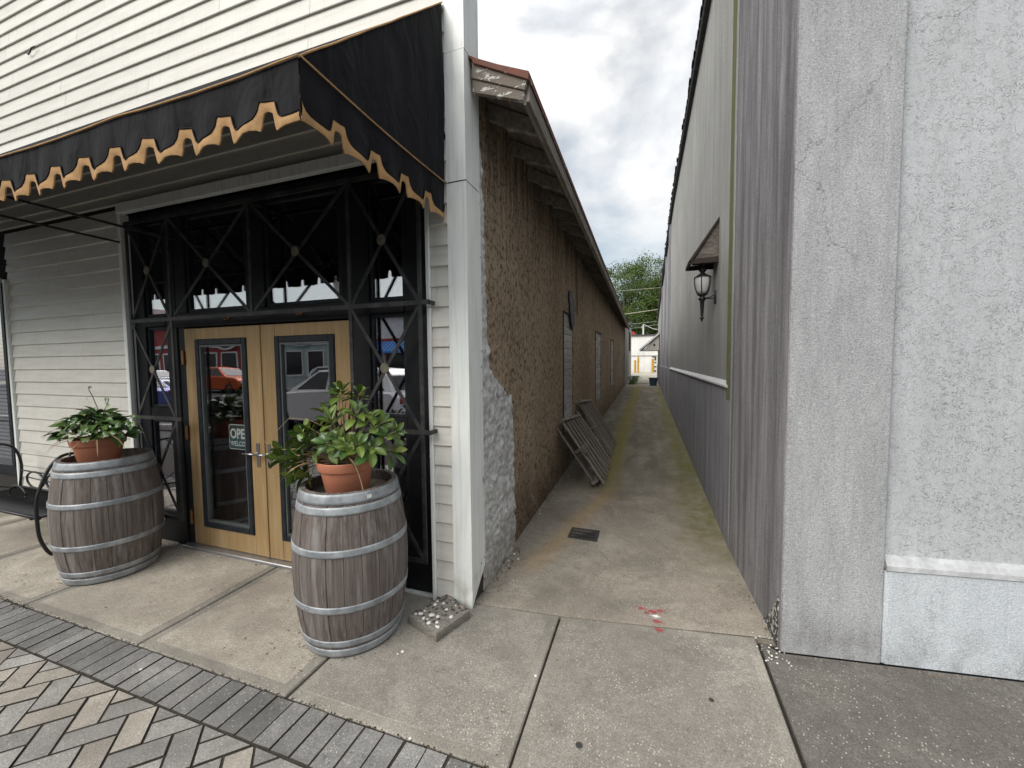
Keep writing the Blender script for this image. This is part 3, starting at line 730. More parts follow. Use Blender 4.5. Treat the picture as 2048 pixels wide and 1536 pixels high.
mb = MB(); mb.lathe([(.0, 0), (.014, 0), (.015, .003), (.011, .004), (0.0001, .004)], 14, (-.27, 1.62, .002)); tag(mb.build('chewing_gum', M['grate']), 'flattened dark gum spot on the speckled concrete slab left of the middle joint', 'gum spot')
mb = MB(); mb.lathe([(.0, 0), (.012, 0), (.012, .003), (0.0001, .004)], 12, (.30, 2.05, .002)); tag(mb.build('gum_spot', M['peb_dark']), 'small round dark spot on the slab in front of the grey corner', 'gum spot')

# drain grate
dr = empty('drain_grate', (-.565, 3.70, gz(3.7)), 'rectangular slotted iron drain grate set in the alley floor', 'drain')
x0, x1, y0, y1 = -.70, -.432, 3.565, 3.79; z0 = gz(3.68)-.002
mb = MB(); f_ = .018
for bx in ((x0, x1, y0, y0+f_), (x0, x1, y1-f_, y1), (x0, x0+f_, y0+f_, y1-f_), (x1-f_, x1, y0+f_, y1-f_)): mb.box(*bx, z0-.01, z0+.006)
mb.build('frame', M['grate'], dr, bevel=.002)
mb = MB(); mb.box(x0+.01, x1-.01, y0+.01, y1-.01, z0-.009, z0-.004); mb.build('pit', M['black'], dr)
nb = 15
for i in range(nb):
    x = x0+f_+(x1-x0-2*f_)*(i+.5)/nb; mb = MB(); mb.box(x-.0042, x+.0042, y0+f_-.001, y1-f_+.001, z0-.006, z0+.004); mb.build('bar', M['grate'], dr)
for t in (.36, .68):
    y = y0+(y1-y0)*t; mb = MB(); mb.box(x0+f_, x1-f_, y-.006, y+.006, z0-.005, z0+.0052); mb.build('cross_bar', M['grate'], dr)

# ================================================================== LEFT SHOP BUILDING
YF = 2.36
shop = empty('shop_building', (-4, 2.5, 0), 'cream clapboard shop building with black storefront and brown stucco alley side', 'building')
mb = MB()
mb.box(-9, -4.56, 2.376, 2.6, 0, 3.12); mb.box(-9, -1.16, 2.377, 2.6, 3.12, 7.2); mb.box(-1.39, -1.16, 2.376, 2.6, 0, 3.12)
mb.build('front_wall', M['black'], shop)
EXP = .1325
def board(x0, x1, za, zb, z0, name='siding_board', sag=0):
    # zb: top of exposure, z0 = za: bottom lip height
    n = max(2, int((x1-x0)/.18)); rows = [[], [], [], []]
    for i in range(n+1):
        x = x0+(x1-x0)*i/n
        wv_ = .0022*mn.noise(Vector((x*1.3, za*4, 1)))+.001*mn.noise(Vector((x*4, za*9, 5))); wz = .0025*mn.noise(Vector((x*1.1, za*7, 9)))
        wz += sag*math.exp(-((x+5.55)/.35)**2)
        rows[0].append((x, 2.374, za+wz+.003)); rows[1].append((x, YF-.010+wv_, za+wz+.002)); rows[2].append((x, YF-.012+wv_, za+wz+.006)); rows[3].append((x, YF+.004+wv_*.4, zb+.008))
    m_ = MB(); m_.grid(rows)
    for e_ in (0, n): m_.add([r_[e_] for r_ in rows] + [(rows[3][e_][0], 2.374, zb+.008)], [(0,1,2,3,4)])
    return m_.build(name, M['siding'], shop)
rr = random.Random(11)
row = 0; z = .03
while z < 6.6:
    zt = z+EXP
    if z < 3.06:
        board(-6.60, -4.572, z, min(zt, 3.12), 0, sag=(.010 if 6 <= row <= 8 else 0)*(1 if row % 2 else -1))
    if z < 3.1 and z < 3.0: board(-1.372, -1.243, z, min(zt, 3.11), 0)
    if zt > 3.13:
        za = max(z, 3.125)
        # joints per row
        j_ = {0: [-6.2, -3.1], 1: [-6.2, -3.1], 2: [-5.0, -1.9], 3: [-7.0, -4.0], 4: [-5.4, -2.4], 5: [-5.4, -2.4]}[row % 6 if row % 12 < 6 else (row+3) % 6]
        xs_ = [-8.9] + [t+rr.uniform(-.1, .1) for t in j_] + [-1.243]
        for xa, xb in zip(xs_, xs_[1:]): board(xa+.0015, xb-.0015, za, zt, 0)
    z += EXP; row += 1
for nm, bx in (('header_trim', (-4.60, -3.0, 2.325, 2.373, 3.035, 3.123)), ('header_trim', (-2.997, -1.372, 2.325, 2.373, 3.035, 3.12)),
               ('side_trim', (-4.602, -4.556, 2.33, 2.40, 0, 3.034)), ('side_trim', (-1.40, -1.374, 2.335, 2.40, .01, 2.02)), ('side_trim', (-1.401, -1.375, 2.333, 2.40, 2.022, 3.034)),
               ('side_trim', (-6.64, -6.602, 2.33, 2.40, 0, 2.60))):
    mb = MB(); mb.box(*bx); mb.build(nm, M['trim'], shop, bevel=.003)
# storefront timber
def fr(nm, x0, x1, z0, z1, yf=2.398, yb=2.50, mat='black_wood', par=None, bev=.004):
    mb = MB(); mb.box(x0, x1, yf, yb, z0, z1); return mb.build(nm, M[mat], par or shop, bevel=bev)
fr('frame_post', -4.555, -4.41, 0, 3.034); fr('frame_post', -4.12, -3.985, 0, 3.034); fr('frame_post', -3.983, -3.845, 2.11, 2.95, 2.401)
fr('frame_post', -3.11, -2.915, 2.11, 2.95, 2.399); fr('frame_post', -2.065, -1.912, 0, 3.034); fr('frame_post', -2.155, -2.067, 2.11, 2.95, 2.401)
fr('frame_post', -1.613, -1.402, 0, 3.034)
fr('door_jamb', -3.983, -3.90, 0, 1.99, 2.41); fr('door_jamb', -2.095, -2.067, 0, 1.99, 2.41)
fr('frame_rail', -3.983, -2.067, 1.985, 2.108, 2.392); fr('frame_rail', -3.983, -2.067, 2.951, 3.034, 2.405)
for xa, xb in ((-4.409, -4.122), (-1.91, -1.615)):
    fr('frame_rail', xa, xb, 2.005, 2.098, 2.393); fr('frame_rail', xa, xb, 2.951, 3.033, 2.406); fr('frame_rail', xa, xb, 1.15, 1.262, 2.404)
    fr('kick_panel', xa, xb, .0, .27, 2.409)
    for za, zb in ((.272, 1.148), (1.264, 2.003), (2.10, 2.949)):
        wnd = empty('window', ((xa+xb)/2, 2.43, za)); wnd.parent = shop; wnd.matrix_parent_inverse = shop.matrix_world.inverted() if False else Matrix.Translation(-Vector(shop.location))
        t = .022
        mb = MB(); mb.box(xa+.001, xa+t, 2.415, 2.45, za, zb); mb.box(xb-t, xb-.001, 2.415, 2.45, za, zb); mb.box(xa+t, xb-t, 2.415, 2.45, za, za+t); mb.box(xa+t, xb-t, 2.415, 2.45, zb-t, zb)
        mb.build('sash', M['navy_wood'], wnd, bevel=.002)
        mb = MB(); mb.box(xa+t-.004, xb-t+.004, 2.432, 2.438, za+t-.004, zb-t+.004); mb.build('pane', M['glass'], wnd)
for xa, xb in ((-3.843, -3.112), (-2.913, -2.157)):
    za, zb = 2.11, 2.949
    wnd = empty('transom_window', ((xa+xb)/2, 2.43, za)); wnd.parent = shop; wnd.matrix_parent_inverse = Matrix.Translation(-Vector(shop.location))
    t = .03; mb = MB(); mb.box(xa+.001, xa+t, 2.415, 2.45, za, zb); mb.box(xb-t, xb-.001, 2.415, 2.45, za, zb); mb.box(xa+t, xb-t, 2.415, 2.45, za, za+t); mb.box(xa+t, xb-t, 2.415, 2.45, zb-t, zb)
    mb.build('sash', M['navy_wood'], wnd, bevel=.002)
    mb = MB(); mb.box(xa+t-.004, xb-t+.004, 2.432, 2.438, za+t-.004, zb-t+.004); mb.build('pane', M['glass'], wnd)
# doors
def door(x0, x1, gx0, gx1, hx, plate_dir, keyed):
    d = empty('door', ((x0+x1)/2, 2.42, 0)); d.parent = shop; d.matrix_parent_inverse = Matrix.Translation(-Vector(shop.location))
    zt = 1.972; zg0, zg1 = .205, 1.875; YD, YB = 2.405, 2.447
    for nm, bx in (('stile', (x0+.002, gx0, YD, YB, .035, zt)), ('stile', (gx1, x1-.002, YD, YB, .035, zt)), ('top_rail', (gx0+.001, gx1-.001, YD+.0015, YB, zg1, zt)), ('bottom_rail', (gx0+.001, gx1-.001, YD+.0015, YB, .035, zg0))):
        mb = MB(); mb.box(*bx); piece(mb, nm, M['door_wood'], d, bevel=.002)
    t = .052; mb = MB(); yf = YD-.012
    mb.box(gx0, gx0+t, yf, YB, zg0, zg1); mb.box(gx1-t, gx1, yf, YB, zg0, zg1); mb.box(gx0+t, gx1-t, yf, YB, zg0, zg0+t); mb.box(gx0+t, gx1-t, yf, YB, zg1-t, zg1)
    mb.build('glazing_frame', M['navy_wood'], d, bevel=.006)
    mb = MB(); t2 = .014; a0_, a1_, c0_, c1_ = gx0+t, gx1-t, zg0+t, zg1-t
    mb.box(a0_, a0_+t2, yf+.008, YB-.004, c0_, c1_); mb.box(a1_-t2, a1_, yf+.008, YB-.004, c0_, c1_); mb.box(a0_+t2, a1_-t2, yf+.008, YB-.004, c0_, c0_+t2); mb.box(a0_+t2, a1_-t2, yf+.008, YB-.004, c1_-t2, c1_)
    mb.build('glazing_bead', M['bead'], d)
    mb = MB(); mb.box(a0_+t2-.003, a1_-t2+.003, YD+.013, YD+.019, c0_+t2-.003, c1_-t2+.003); mb.build('pane', M['door_glass'], d)
    mb = MB(); mb.box(hx-.017, hx+.017, YD-.008, YD-.0005, .80, 1.00); mb.build('handle_plate', M['steel'], d, bevel=.002)
    mb = MB(); mb.tube([(hx, YD-.006, .915), (hx, YD-.05, .915), (hx-.02*1, YD-.056, .915), (hx-.115*1, YD-.054, .912)], [.009, .009, .0085, .007], 10); mb.build('handle', M['steel'], d, smooth=True)
    if keyed:
        mb = MB(); mb.box(hx-.006, hx+.006, YD-.011, YD-.008, .815, .845); mb.build('keyhole', M['black'], d)
    return d
d1 = door(-3.898, -2.996, -3.76, -3.145, -3.065, 1, False)
d2 = door(-2.992, -2.098, -2.835, -2.235, -2.945, -1, True)
mb = MB(); mb.box(-3.004, -2.984, 2.396, 2.404, .04, 1.965); mb.build('astragal', M['door_wood'], d1, bevel=.002)
for zz in (.28, 1.05, 1.72):
    mb = MB(); mb.box(-3.925, -3.905, 2.388, 2.404, zz-.06, zz+.06); mb.tube([(-3.903, 2.388, zz-.062), (-3.903, 2.388, zz+.062)], .009, 8); mb.build('hinge', M['brass'], d1)
mb = MB(); mb.box(-3.983, -2.067, 2.345, 2.46, .0, .030); mb.build('threshold', M['alu'], shop, bevel=.006)
mb = MB(); mb.box(-2.06, -1.41, 2.37, 2.40, .0, .018); mb.build('threshold_strip', M['trim'], shop, bevel=.003)
# two small hook brackets under the transom rail
for hx in (-3.33, -2.55):
    mb = MB(); mb.box(hx-.03, hx+.03, 2.382, 2.392, 2.03, 2.06); mb.bar((hx-.02, 2.38, 2.045), (hx+.045, 2.33, 2.03), .012, .01); mb.build('door_hook', M['brass'], shop)
# interior dark room
mb = MB(); X0, X1, Y0, Y1 = -4.55, -1.41, 2.505, 6.0
mb.add([(X0,Y0,0.01),(X1,Y0,.01),(X1,Y1,.01),(X0,Y1,.01),(X0,Y0,3.3),(X1,Y0,3.3),(X1,Y1,3.3),(X0,Y1,3.3)], [(0,1,2,3),(4,7,6,5),(1,5,6,2),(3,2,6,7),(0,3,7,4)])
mb.build('interior', M['interior'], shop, fix=False)
# display window far left
wnd = empty('display_window', (-7.4, 2.43, 0)); wnd.parent = shop; wnd.matrix_parent_inverse = Matrix.Translation(-Vector(shop.location))
mb = MB(); mb.box(-8.8, -6.645, 2.355, 2.376, .0, 2.6); mb.build('backing', M['interior'], wnd)
for i in range(44):
    zz = .62+i*.043; mb = MB(); mb.add([(-8.7, 2.350, zz), (-6.70, 2.350, zz), (-6.70, 2.336, zz+.03), (-8.7, 2.336, zz+.03)], [(0,1,2,3)]); mb.build('blind_slat', M['trim'], wnd)
mb = MB(); mb.box(-8.75, -6.66, 2.328, 2.333, .55, 2.56); mb.build('pane', M['glass'], wnd)
mb = MB(); mb.box(-8.8, -6.645, 2.33, 2.354, .45, .55); mb.box(-8.8, -6.645, 2.33, 2.354, 2.56, 2.62); mb.box(-6.70, -6.645, 2.322, 2.354, .55, 2.56); mb.build('sash', M['navy_wood'], wnd)

# window grille of flat iron bars
gr = empty('window_grille', (-2.9, 2.28, 0)); gr.parent = shop; gr.matrix_parent_inverse = Matrix.Translation(-Vector(shop.location))
YG = 2.28
def ibar(p, q_, w_=.022, t=.008, y=YG, nm='bar'):
    mb = MB(); mb.bar((p[0], y, p[1]), (q_[0], y, q_[1]), t, w_, up=(0,1,0) if False else (0, 1, 0)); mb.build(nm, M['iron'], gr)
gxs = [-4.379, -3.842, -2.908, -1.971, -1.414]
for x in (gxs[0], gxs[1], gxs[3], gxs[4]): ibar((x, .30), (x, 2.91), .012, .026)
ibar((gxs[2], 2.045), (gxs[2], 2.91), .012, .026)
for z in (2.045, 2.90): ibar((gxs[0]-.01, z), (gxs[4]+.07, z), .012, .03, YG-.002)
for xa, xb in ((gxs[0], gxs[1]), (gxs[3], gxs[4])):
    for z in (1.19, .31): ibar((xa-.012, z), (xb+(.06 if z > 1 else .012), z), .012, .03, YG-.002)
cells = [(gxs[i], gxs[i+1], 2.045, 2.90) for i in range(4)] + [(gxs[i], gxs[i+1], 1.19, 2.045) for i in (0, 3)] + [(gxs[i], gxs[i+1], .31, 1.19) for i in (0, 3)]
for (xa, xb, za, zb) in cells:
    ibar((xa+.006, za+.008), (xb-.006, zb-.008), .007, .024, YG+.006); ibar((xa+.006, zb-.008), (xb-.006, za+.008), .007, .024, YG-.005)
    cx_, cz_ = (xa+xb)/2, (za+zb)/2; pts = []
    for i in range(28):
        r_ = .040 if i % 2 else .031; pts.append((cx_+r_*math.cos(i*math.pi/14), cz_+r_*math.sin(i*math.pi/14)))
    mb = MB(); mb.prism(pts, 'y', YG-.016, YG-.009); mb.lathe([(.0, 0)], 3) if False else None
    mb.build('rosette', M['rosette'], gr, bevel=.002)
for x, z in ((gxs[4]+.06, 2.045), (gxs[4]+.055, 1.19), (gxs[0]-.01, 2.9), (gxs[4]+.06, 2.9), (gxs[2], 2.9)):
    mb = MB(); mb.box(x-.01, x+.01, YG-.01, 2.40, z-.012, z+.012); mb.build('bracket', M['iron'], gr)

# corner post, metal clad, in lengths
def cpost(z0, z1, flare=0, bot=None, dy=0):
    xl, xr, yf, yb = -1.243, -1.104, 2.348+dy, 2.565+dy
    m_ = MB(); n = 14; front = []; side = []
    for i in range(n+1):
        z = z0+(z1-z0)*i/n; d = .004*mn.noise(Vector((z*1.7, 2, 0)))
        front.append([(xl, yf+.004, z), ((xl+xr)/2, yf+d*.5, z), (xr, yf, z), (xr+d, (yf+yb)/2, z), (xr+.003, yb, z)])
    if bot:
        for j, zz in enumerate(bot): front[0][j] = (front[0][j][0], front[0][j][1], zz)
    m_.grid(front)
    m_.add([front[-1][j] for j in range(5)] + [(xl, yb, z1)], [(0,1,2,3,4,5)])
    return m_.build('corner_trim', M['trim'], shop, smooth=False)
cpost(.0, 2.80, bot=(.02, .01, 0, .10, .205)); cpost(2.806, 3.60, dy=-.003); cpost(3.606, 5.2, dy=.002); cpost(5.206, 7.2, dy=-.002)
mb = MB(); mb.box(-1.24, -1.112, 2.37, 2.55, 0.02, 7.1); mb.build('corner_core', M['joint'], shop)
# bent flap at the foot of the corner
mb = MB(); mb.grid([[(-1.16, 2.346, .0), (-1.103, 2.343, -.002)], [(-1.155, 2.343, .06), (-1.10, 2.34, .05)], [(-1.15, 2.346, .12), (-1.10, 2.346, .12)]]); mb.build('bent_flap', M['trim'], shop)
for z, y in ((1.62, 2.545), (1.45, 2.55), (.26, 2.55), (.24, 2.50)):
    mb = MB(); mb.lathe([(.0001, 0), (.005, 0), (.004, .003), (.0001, .004)], 8); me = mb.mesh('nail', M['peb_dark']); me.transform(Matrix.Rotation(R(90), 4, 'Y')); o = link('nail', me, shop); o.location = (-1.101, y, z)

# brown stucco alley side
def ztop(y): return 3.60-.012*(y-2.5)
WIN = [(5.46, 6.25, .62, 2.36), (8.96, 10.12, .74, 2.33), (12.70, 13.72, .95, 2.33), (15.9, 16.75, 1.0, 2.29)]
mb = MB(); holes_wall(mb, 'x', XL, 2.56, 19.4, lambda y: -.05, ztop, WIN, .09)
mb.add([(-1.13, 19.4, 0), (-9, 19.4, 0), (-9, 19.4, 3.4), (-1.13, 19.4, 3.4)], [(0,1,2,3)])
mb.add([(-9, 2.6, 0), (-9, 19.4, 0), (-9, 19.4, 3.4), (-9, 2.6, 3.4)], [(0,1,2,3)])
mb.build('alley_wall', M['brown'], shop, fix=False)
rr = random.Random(5)
for wi, (ya, yb, za, zb) in enumerate(WIN):
    bw = empty('boarded_window', (-1.16, (ya+yb)/2, za)); bw.parent = shop; bw.matrix_parent_inverse = Matrix.Translation(-Vector(shop.location))
    z = za+.01; n = 17 if wi < 2 else 12; hh = (zb-za-.02)/n
    for i in range(n):
        dx = rr.uniform(0, .008); cut = rr.uniform(.35, .65)*(yb-ya)+ya if rr.random() < .6 else None
        for y0_, y1_ in (((ya+.015, cut-.002), (cut+.002, yb-.01)) if cut else ((ya+.015, yb-.01),)):
            mb = MB(); mb.box(-1.18, -1.150+dx*1.0+rr.uniform(0, .004), y0_, y1_, z+.002, z+hh-.003); piece(mb, 'plank', M['plank'], bw, bevel=.002)
        z += hh
    mb = MB(); mb.box(-1.215, -1.185, ya+.001, yb-.001, za+.001, zb-.001); mb.build('backing', M['black'], bw)
    mb = MB(); mb.box(-1.155, -1.118, ya+.002, ya+.022, za, zb); mb.box(-1.155, -1.117, ya+.022, yb-.002, zb-.016, zb-.001); mb.build('frame', M['hood_edge'], bw)
    if wi == 2:
        mb = MB(); mb.box(-1.13, -1.09, ya-.05, yb+.05, za-.07, za-.005); mb.build('sill', M['annex'], bw, bevel=.004)
# dark torn sheet over the first boarded window
pts = [(5.83, 2.66), (5.92, 2.70), (6.08, 2.665), (6.22, 2.58), (6.26, 2.45), (6.25, 2.30), (6.27, 2.22), (6.19, 2.235), (6.14, 2.13), (6.06, 2.16), (5.97, 2.235), (5.93, 2.36), (5.87, 2.40), (5.90, 2.50), (5.82, 2.53)]
mb = MB(); mb.prism(pts, 'x', -1.128, -1.105); tag(mb.build('torn_sheet', M['tarp']), 'dark torn sheet hanging above the nearest boarded window', 'sheet')
# cable down the wall
mb = MB(); mb.tube([(-1.118, 6.55, 3.4), (-1.116, 6.54, 2.9), (-1.118, 6.56, 2.4)], .006, 6); mb.build('cable', M['iron'], shop)
# rough grey render patch by the corner, real relief
import bisect
bnd = [(0, 3.29), (.1, 3.285), (.35, 3.30), (.8, 3.275), (1.1, 3.26), (1.27, 3.25), (1.38, 3.215), (1.385, 3.12), (1.45, 3.02), (1.56, 2.80), (1.62, 2.73), (1.9, 2.70), (2.66, 2.665), (2.9, 2.64), (3.2, 2.60), (3.5, 2.58)]
def bedge(z):
    for (za, ya), (zb, yb) in zip(bnd, bnd[1:]):
        if z <= zb: return ya+(yb-ya)*(z-za)/(zb-za)
    return 2.57
mb = MB(); step = .009; rows = []; nz = int(3.3/step); ny = 80
for j in range(nz+1):
    z = -.02+j*step; ye = bedge(max(0, z))+.016*mn.noise(Vector((z*14, 0, 0)))+.008*mn.noise(Vector((z*45, 1, 0))); r_ = []
    for i in range(ny+1):
        t = i/ny; y = 2.545+(ye-2.545)*t; p = Vector((0, y*9, z*9))
        h = .016*mn.noise(p)+.012*mn.noise(p*2.6)+.007*abs(mn.noise(p*5.5))+.018
        ed = min(1, (1-t)*(ye-2.545)/.02); h = max(.002, h)*(.25+.75*ed) if t < 1 else -.02
        r_.append((-1.13+h, y, z))
    rows.append(r_)
mb.grid(rows); mb.build('rendered_patch', M['patch'], shop, smooth=True)

# eave: roof deck boards, rafters, fascia, end barge boards
def xo(y): return -.722-.009*(y-2.5)
def zo(y): return 3.404-.0112*(y-2.5)          # roof top at outer edge
def zi(y): return zo(y)+.205                    # roof top at wall
mb = MB(); ysr = [2.43+i*.5 for i in range(35)]+[19.5]
rows = [[(xo(y)+.012, y, zo(y)-.028), (xo(y)+.014+.003*mn.noise(Vector((y*3, 0, 0))), y, zo(y)+.006*mn.noise(Vector((y*2, 3, 0)))), (-1.13, y, zi(y)), (-6.0, y, zi(y)+1.6)] for y in ysr]
mb.grid(rows); mb.add([rows[0][0], rows[0][1], (-1.095, 2.43, zi(2.43)-.016), (-1.095, 2.43, zi(2.43)-.05)], [(0,1,2,3)]); mb.build('roof', M['roof'], shop)
mb = MB(); rows = [[(xo(y)+.016, y, zo(y)-.034), (xo(y)+.019, y, zo(y)+.004), (xo(y)-.03, y, zo(y)+.016)] for y in ysr]; mb.grid(rows); mb.build('drip_edge', M['roofedge'], shop)
# front end cap of roof: red edge with a curled tip, two peeling barge boards
def tilt(y, poly, name, mat, y1, bev=.003):
    mb = MB(); mb.prism(poly, 'y', y, y1); return mb.build(name, M[mat], shop, bevel=bev)
tilt(2.41, [(-1.155, 3.63), (-1.158, 3.600), (-1.13, 3.585), (-1.085, 3.578), (-1.07, 3.545), (-.706, 3.362), (-.703, 3.412), (-.9, 3.498), (-1.06, 3.578), (-1.12, 3.615)], 'barge_cap', 'roofedge', 2.455)
tilt(2.425, [(-1.085, 3.565), (-1.092, 3.47), (-.735, 3.315), (-.72, 3.372)], 'barge_board', 'peel', 2.452)
tilt(2.435, [(-1.090, 3.468), (-1.088, 3.385), (-.748, 3.262), (-.737, 3.314)], 'barge_board', 'peel', 2.470)
# deck boards under the roof (run along the alley)
for kx in range(4):
    xa, xb = -.762-.098*kx, -.762-.098*(kx+1)+.004
    yy_ = 2.455
    while yy_ < 19.4:
        L = min(random.uniform(2.2, 3.6), 19.4-yy_); n = 6; rws = []
        for i in range(n+1):
            y = yy_+(L-.004)*i/n; dd = .009*(y-2.5); a0_, b0_ = xa-dd*(1-kx/4), xb-dd*(1-(kx+1)/4)
            za_ = zo(y)+(xo(y)-a0_)*.5-.042; zb_ = zo(y)+(xo(y)-b0_)*.5-.042
            rws.append([(a0_, y, za_+.014), (a0_, y, za_), (b0_, y, zb_), (b0_, y, zb_+.014)])
        m_ = MB(); m_.grid(rws); piece(m_, 'deck_board', M['eave'], shop); yy_ += L
y = 2.83; first = True
while y < 19.3:
    wdt = .042+random.uniform(-.004, .004); zoy = zo(y); m_ = MB()
    dp = .105+random.uniform(-.008, .01); xa_, xb_ = xo(y)-.035, -1.14
    poly = [(xa_, zoy-.045+0.0), (xa_, zoy-.045-dp), (xa_-.08, zoy-.045-dp-.004), (-1.00, zoy-.06-dp+.125), (-1.05, zoy-.10-dp+.15), (xb_, zoy-.08-dp+.15), (xb_, zoy+(xo(y)-xb_)*.5-.045)]
    if False: pass
    poly = [(xa_, zoy+.017-.06), (xa_, zoy+.017-.06-dp), (-.93, zoy+.1-.06-dp-.01), (-.99, zoy+.13-.06-dp-.03), (-1.01, zoy+.135-.06-dp+.0), (xb_, zoy+.20-.06-dp), (xb_, zoy+.20-.04)]
    m_.prism(poly, 'y', y-wdt/2, y+wdt/2); piece(m_, 'rafter', M['eave'], shop, bevel=.004); y += .485+random.uniform(-.012, .012)
# fascia in two layers, in lengths
for (xo_, z0_, z1_, t_) in ((-.0, -.142, -.034, .020), (-.021, -.158, -.05, .016)):
    yy_ = 2.456
    while yy_ < 19.4:
        L = min(4.2, 19.4-yy_); m_ = MB(); n = 4; rws = []
        for i in range(n+1):
            y = yy_+(L-.004)*i/n; xx = xo(y)+xo_+.008; rws.append([(xx-t_, y, zo(y)+z1_), (xx, y, zo(y)+z1_), (xx, y, zo(y)+z0_), (xx-t_, y, zo(y)+z0_), (xx-t_, y, zo(y)+z1_)])
        m_.grid(rws); m_.add(rws[0][:4], [(0,1,2,3)]); m_.add(rws[-1][:4], [(0,1,2,3)]); piece(m_, 'fascia_board', M['eave'], shop); yy_ += L

# rear annex in line behind the shop
an = empty('rear_annex', (-3, 23.5, gz(23)), 'plain grey wall of the annex behind the brown stucco building', 'building')
mb = MB(); mb.box(-6, -1.075, 19.42, 23.2, .2, 3.3); mb.build('wall', M['annex'], an)
mb = MB(); mb.box(-6, -1.13, 23.2, 28.0, .2, 3.75); mb.build('wall', M['annex'], an)
mb = MB(); mb.box(-1.13, -1.05, 23.3, 25.0, 2.25, 3.3); mb.build('dark_notch', M['black'], an)  # plain black block put in for a dark notch in the annex wall
mb = MB(); mb.box(-1.12, -.93, 23.5, 24.9, .40, .78); mb.build('plinth', M['annex'], an, bevel=.01)

# ================================================================== AWNING
aw = empty('awning', (-5, 1.8, 2.8), 'black canvas awning with tan scalloped edge over the storefront', 'awning')
XE, YA, ZA, ZW = -1.25, 1.215, 2.803, 3.905
# sloping top, slightly sagging between ribs
mb = MB(); n = 48; rows = []
for j in range(9):
    t = j/8; r_ = []
    for i in range(n+1):
        x = XE-7.4*i/n; sag = -.03*math.sin(math.pi*t)*(1-.6*abs(math.cos(x*math.pi/1.1)))
        edge = -.012*abs(math.sin(x*math.pi/1.1)) if t == 0 else 0
        if i == 0: sag *= .2
        r_.append((x, YA+(2.345-YA)*t, ZA+(ZW-ZA)*t+sag+edge))
    rows.append(r_)
mb.grid(rows); mb.build('canopy_top', M['fabric'], aw, smooth=True)
# triangular end
mb = MB(); rows = []; N = 22
for i in range(N+1):
    t = i/N; y = YA+(2.342-YA)*t; zt = ZA+(ZW-ZA)*t; r_ = []
    for j in range(13):
        s_ = j/12; z = ZA+(zt-ZA)*s_
        fold = .012*mn.noise(Vector((y*7+s_*1.2, s_*.8, 4)))*math.sin(math.pi*s_)*min(1, t*3) + .006*math.sin(y*38+s_*2)*t*(s_)*(1-s_)*2
        r_.append((XE+fold, y, z))
    rows.append(r_)
mb.grid(rows); mb.build('end_panel', M['fabric'], aw, smooth=True)
# valance profile, one scallop: (u, black edge height, tan edge height) measured down from the hem line ZA
PER = .2405
prof_b = [(0, -.130), (.06, -.130), (.13, -.128), (.155, -.140), (.17, -.158), (.20, -.174), (.25, -.192), (.33, -.202), (.45, -.207), (.60, -.207), (.70, -.202), (.77, -.192), (.815, -.167), (.84, -.142), (.865, -.133), (1.0, -.130)]
prof_t = [(0, -.160), (.04, -.161), (.075, -.168), (.095, -.188), (.112, -.216), (.135, -.236), (.20, -.231), (.32, -.231), (.45, -.233), (.60, -.233), (.72, -.232), (.86, -.236), (.888, -.218), (.905, -.190), (.925, -.168), (1.0, -.160)]
def valance(P, L, phase, lo, hi, per=PER):
    """P(u, z, d): world point at run u along the hem, drop z, d metres proud of the cloth"""
    cols_b = []; cols_t = []; k0 = int(math.floor((lo-phase)/per))-1; k1 = int((hi-phase)/per)+2
    for k_ in range(k0, k1):
        for i in range(len(prof_b)-(0 if k_ == k1-1 else 1)):
            ub = phase+(k_+prof_b[i][0])*per; ut = phase+(k_+prof_t[i][0])*per
            if max(ub, ut) < lo or min(ub, ut) > hi: continue
            cols_b.append((min(max(ub, lo), hi), ZA+prof_b[i][1])); cols_t.append((min(max(ut, lo), hi), ZA+prof_t[i][1]))
    return cols_b, cols_t
def build_valance(fn, phase, lo, hi):
    cb_, ct_ = valance(fn, 0, phase, lo, hi); m_ = MB(); rows = []
    for s_ in range(6): rows.append([fn(u, ZA+(z-ZA)*s_/5, 0) for u, z in cb_])
    m_.grid(rows); m_.grid([[fn(u, z, 0) for u, z in cb_], [fn(u, z+.002, -.0012) for u, z in ct_]])
    m_.build('valance', M['fabric'], aw, smooth=True)
    m2 = MB(); m2.grid([[fn(u, z+.004, .004) for u, z in cb_], [fn(u, (z+zt)/2, .007) for (u, z), (ut, zt) in zip(cb_, ct_)] if False else [fn((u+ut)/2, (z+zt)/2, .007) for (u, z), (ut, zt) in zip(cb_, ct_)], [fn(u, z, .003) for u, z in ct_]])
    m2.grid([[fn(u, z, .003) for u, z in ct_], [fn(u, z+.001, -.003) for u, z in ct_]])
    m2.build('scalloped_binding', M['tan'], aw, smooth=True)
    m3 = MB(); m3.tube([fn(u, z+.006, .005) for u, z in cb_], .0035, 5, cap=False); m3.build('edge_stitching', M['fabric'], aw)
def wav(u, z): t = (ZA-z)/.21; return t*(.016*math.sin(u*2*math.pi/PER*1.0+1.1)+.012*mn.noise(Vector((u*2.3, 0, 0))))
build_valance(lambda u, z, d: (XE-u, YA-d-wav(u, z)*min(1, u*6), z-.010*abs(math.sin(u*math.pi/1.1))), .166, 0, 7.4)
build_valance(lambda u, z, d: (XE+d+wav(u+5, z)*min(1, u*6), YA+u, z-.012*math.sin(u/1.13*math.pi)), .20, 0, 1.128)
def piping(pts, r_=.0042):
    m_ = MB(); m_.tube(pts, r_, 7); m_.build('piping', M['tan'], aw, smooth=True)
piping([(XE-u, YA-.006, ZA-.012*abs(math.sin(u*math.pi/1.1))+.003*mn.noise(Vector((u*5, 0, 0)))) for u in [i*.06 for i in range(124)]])
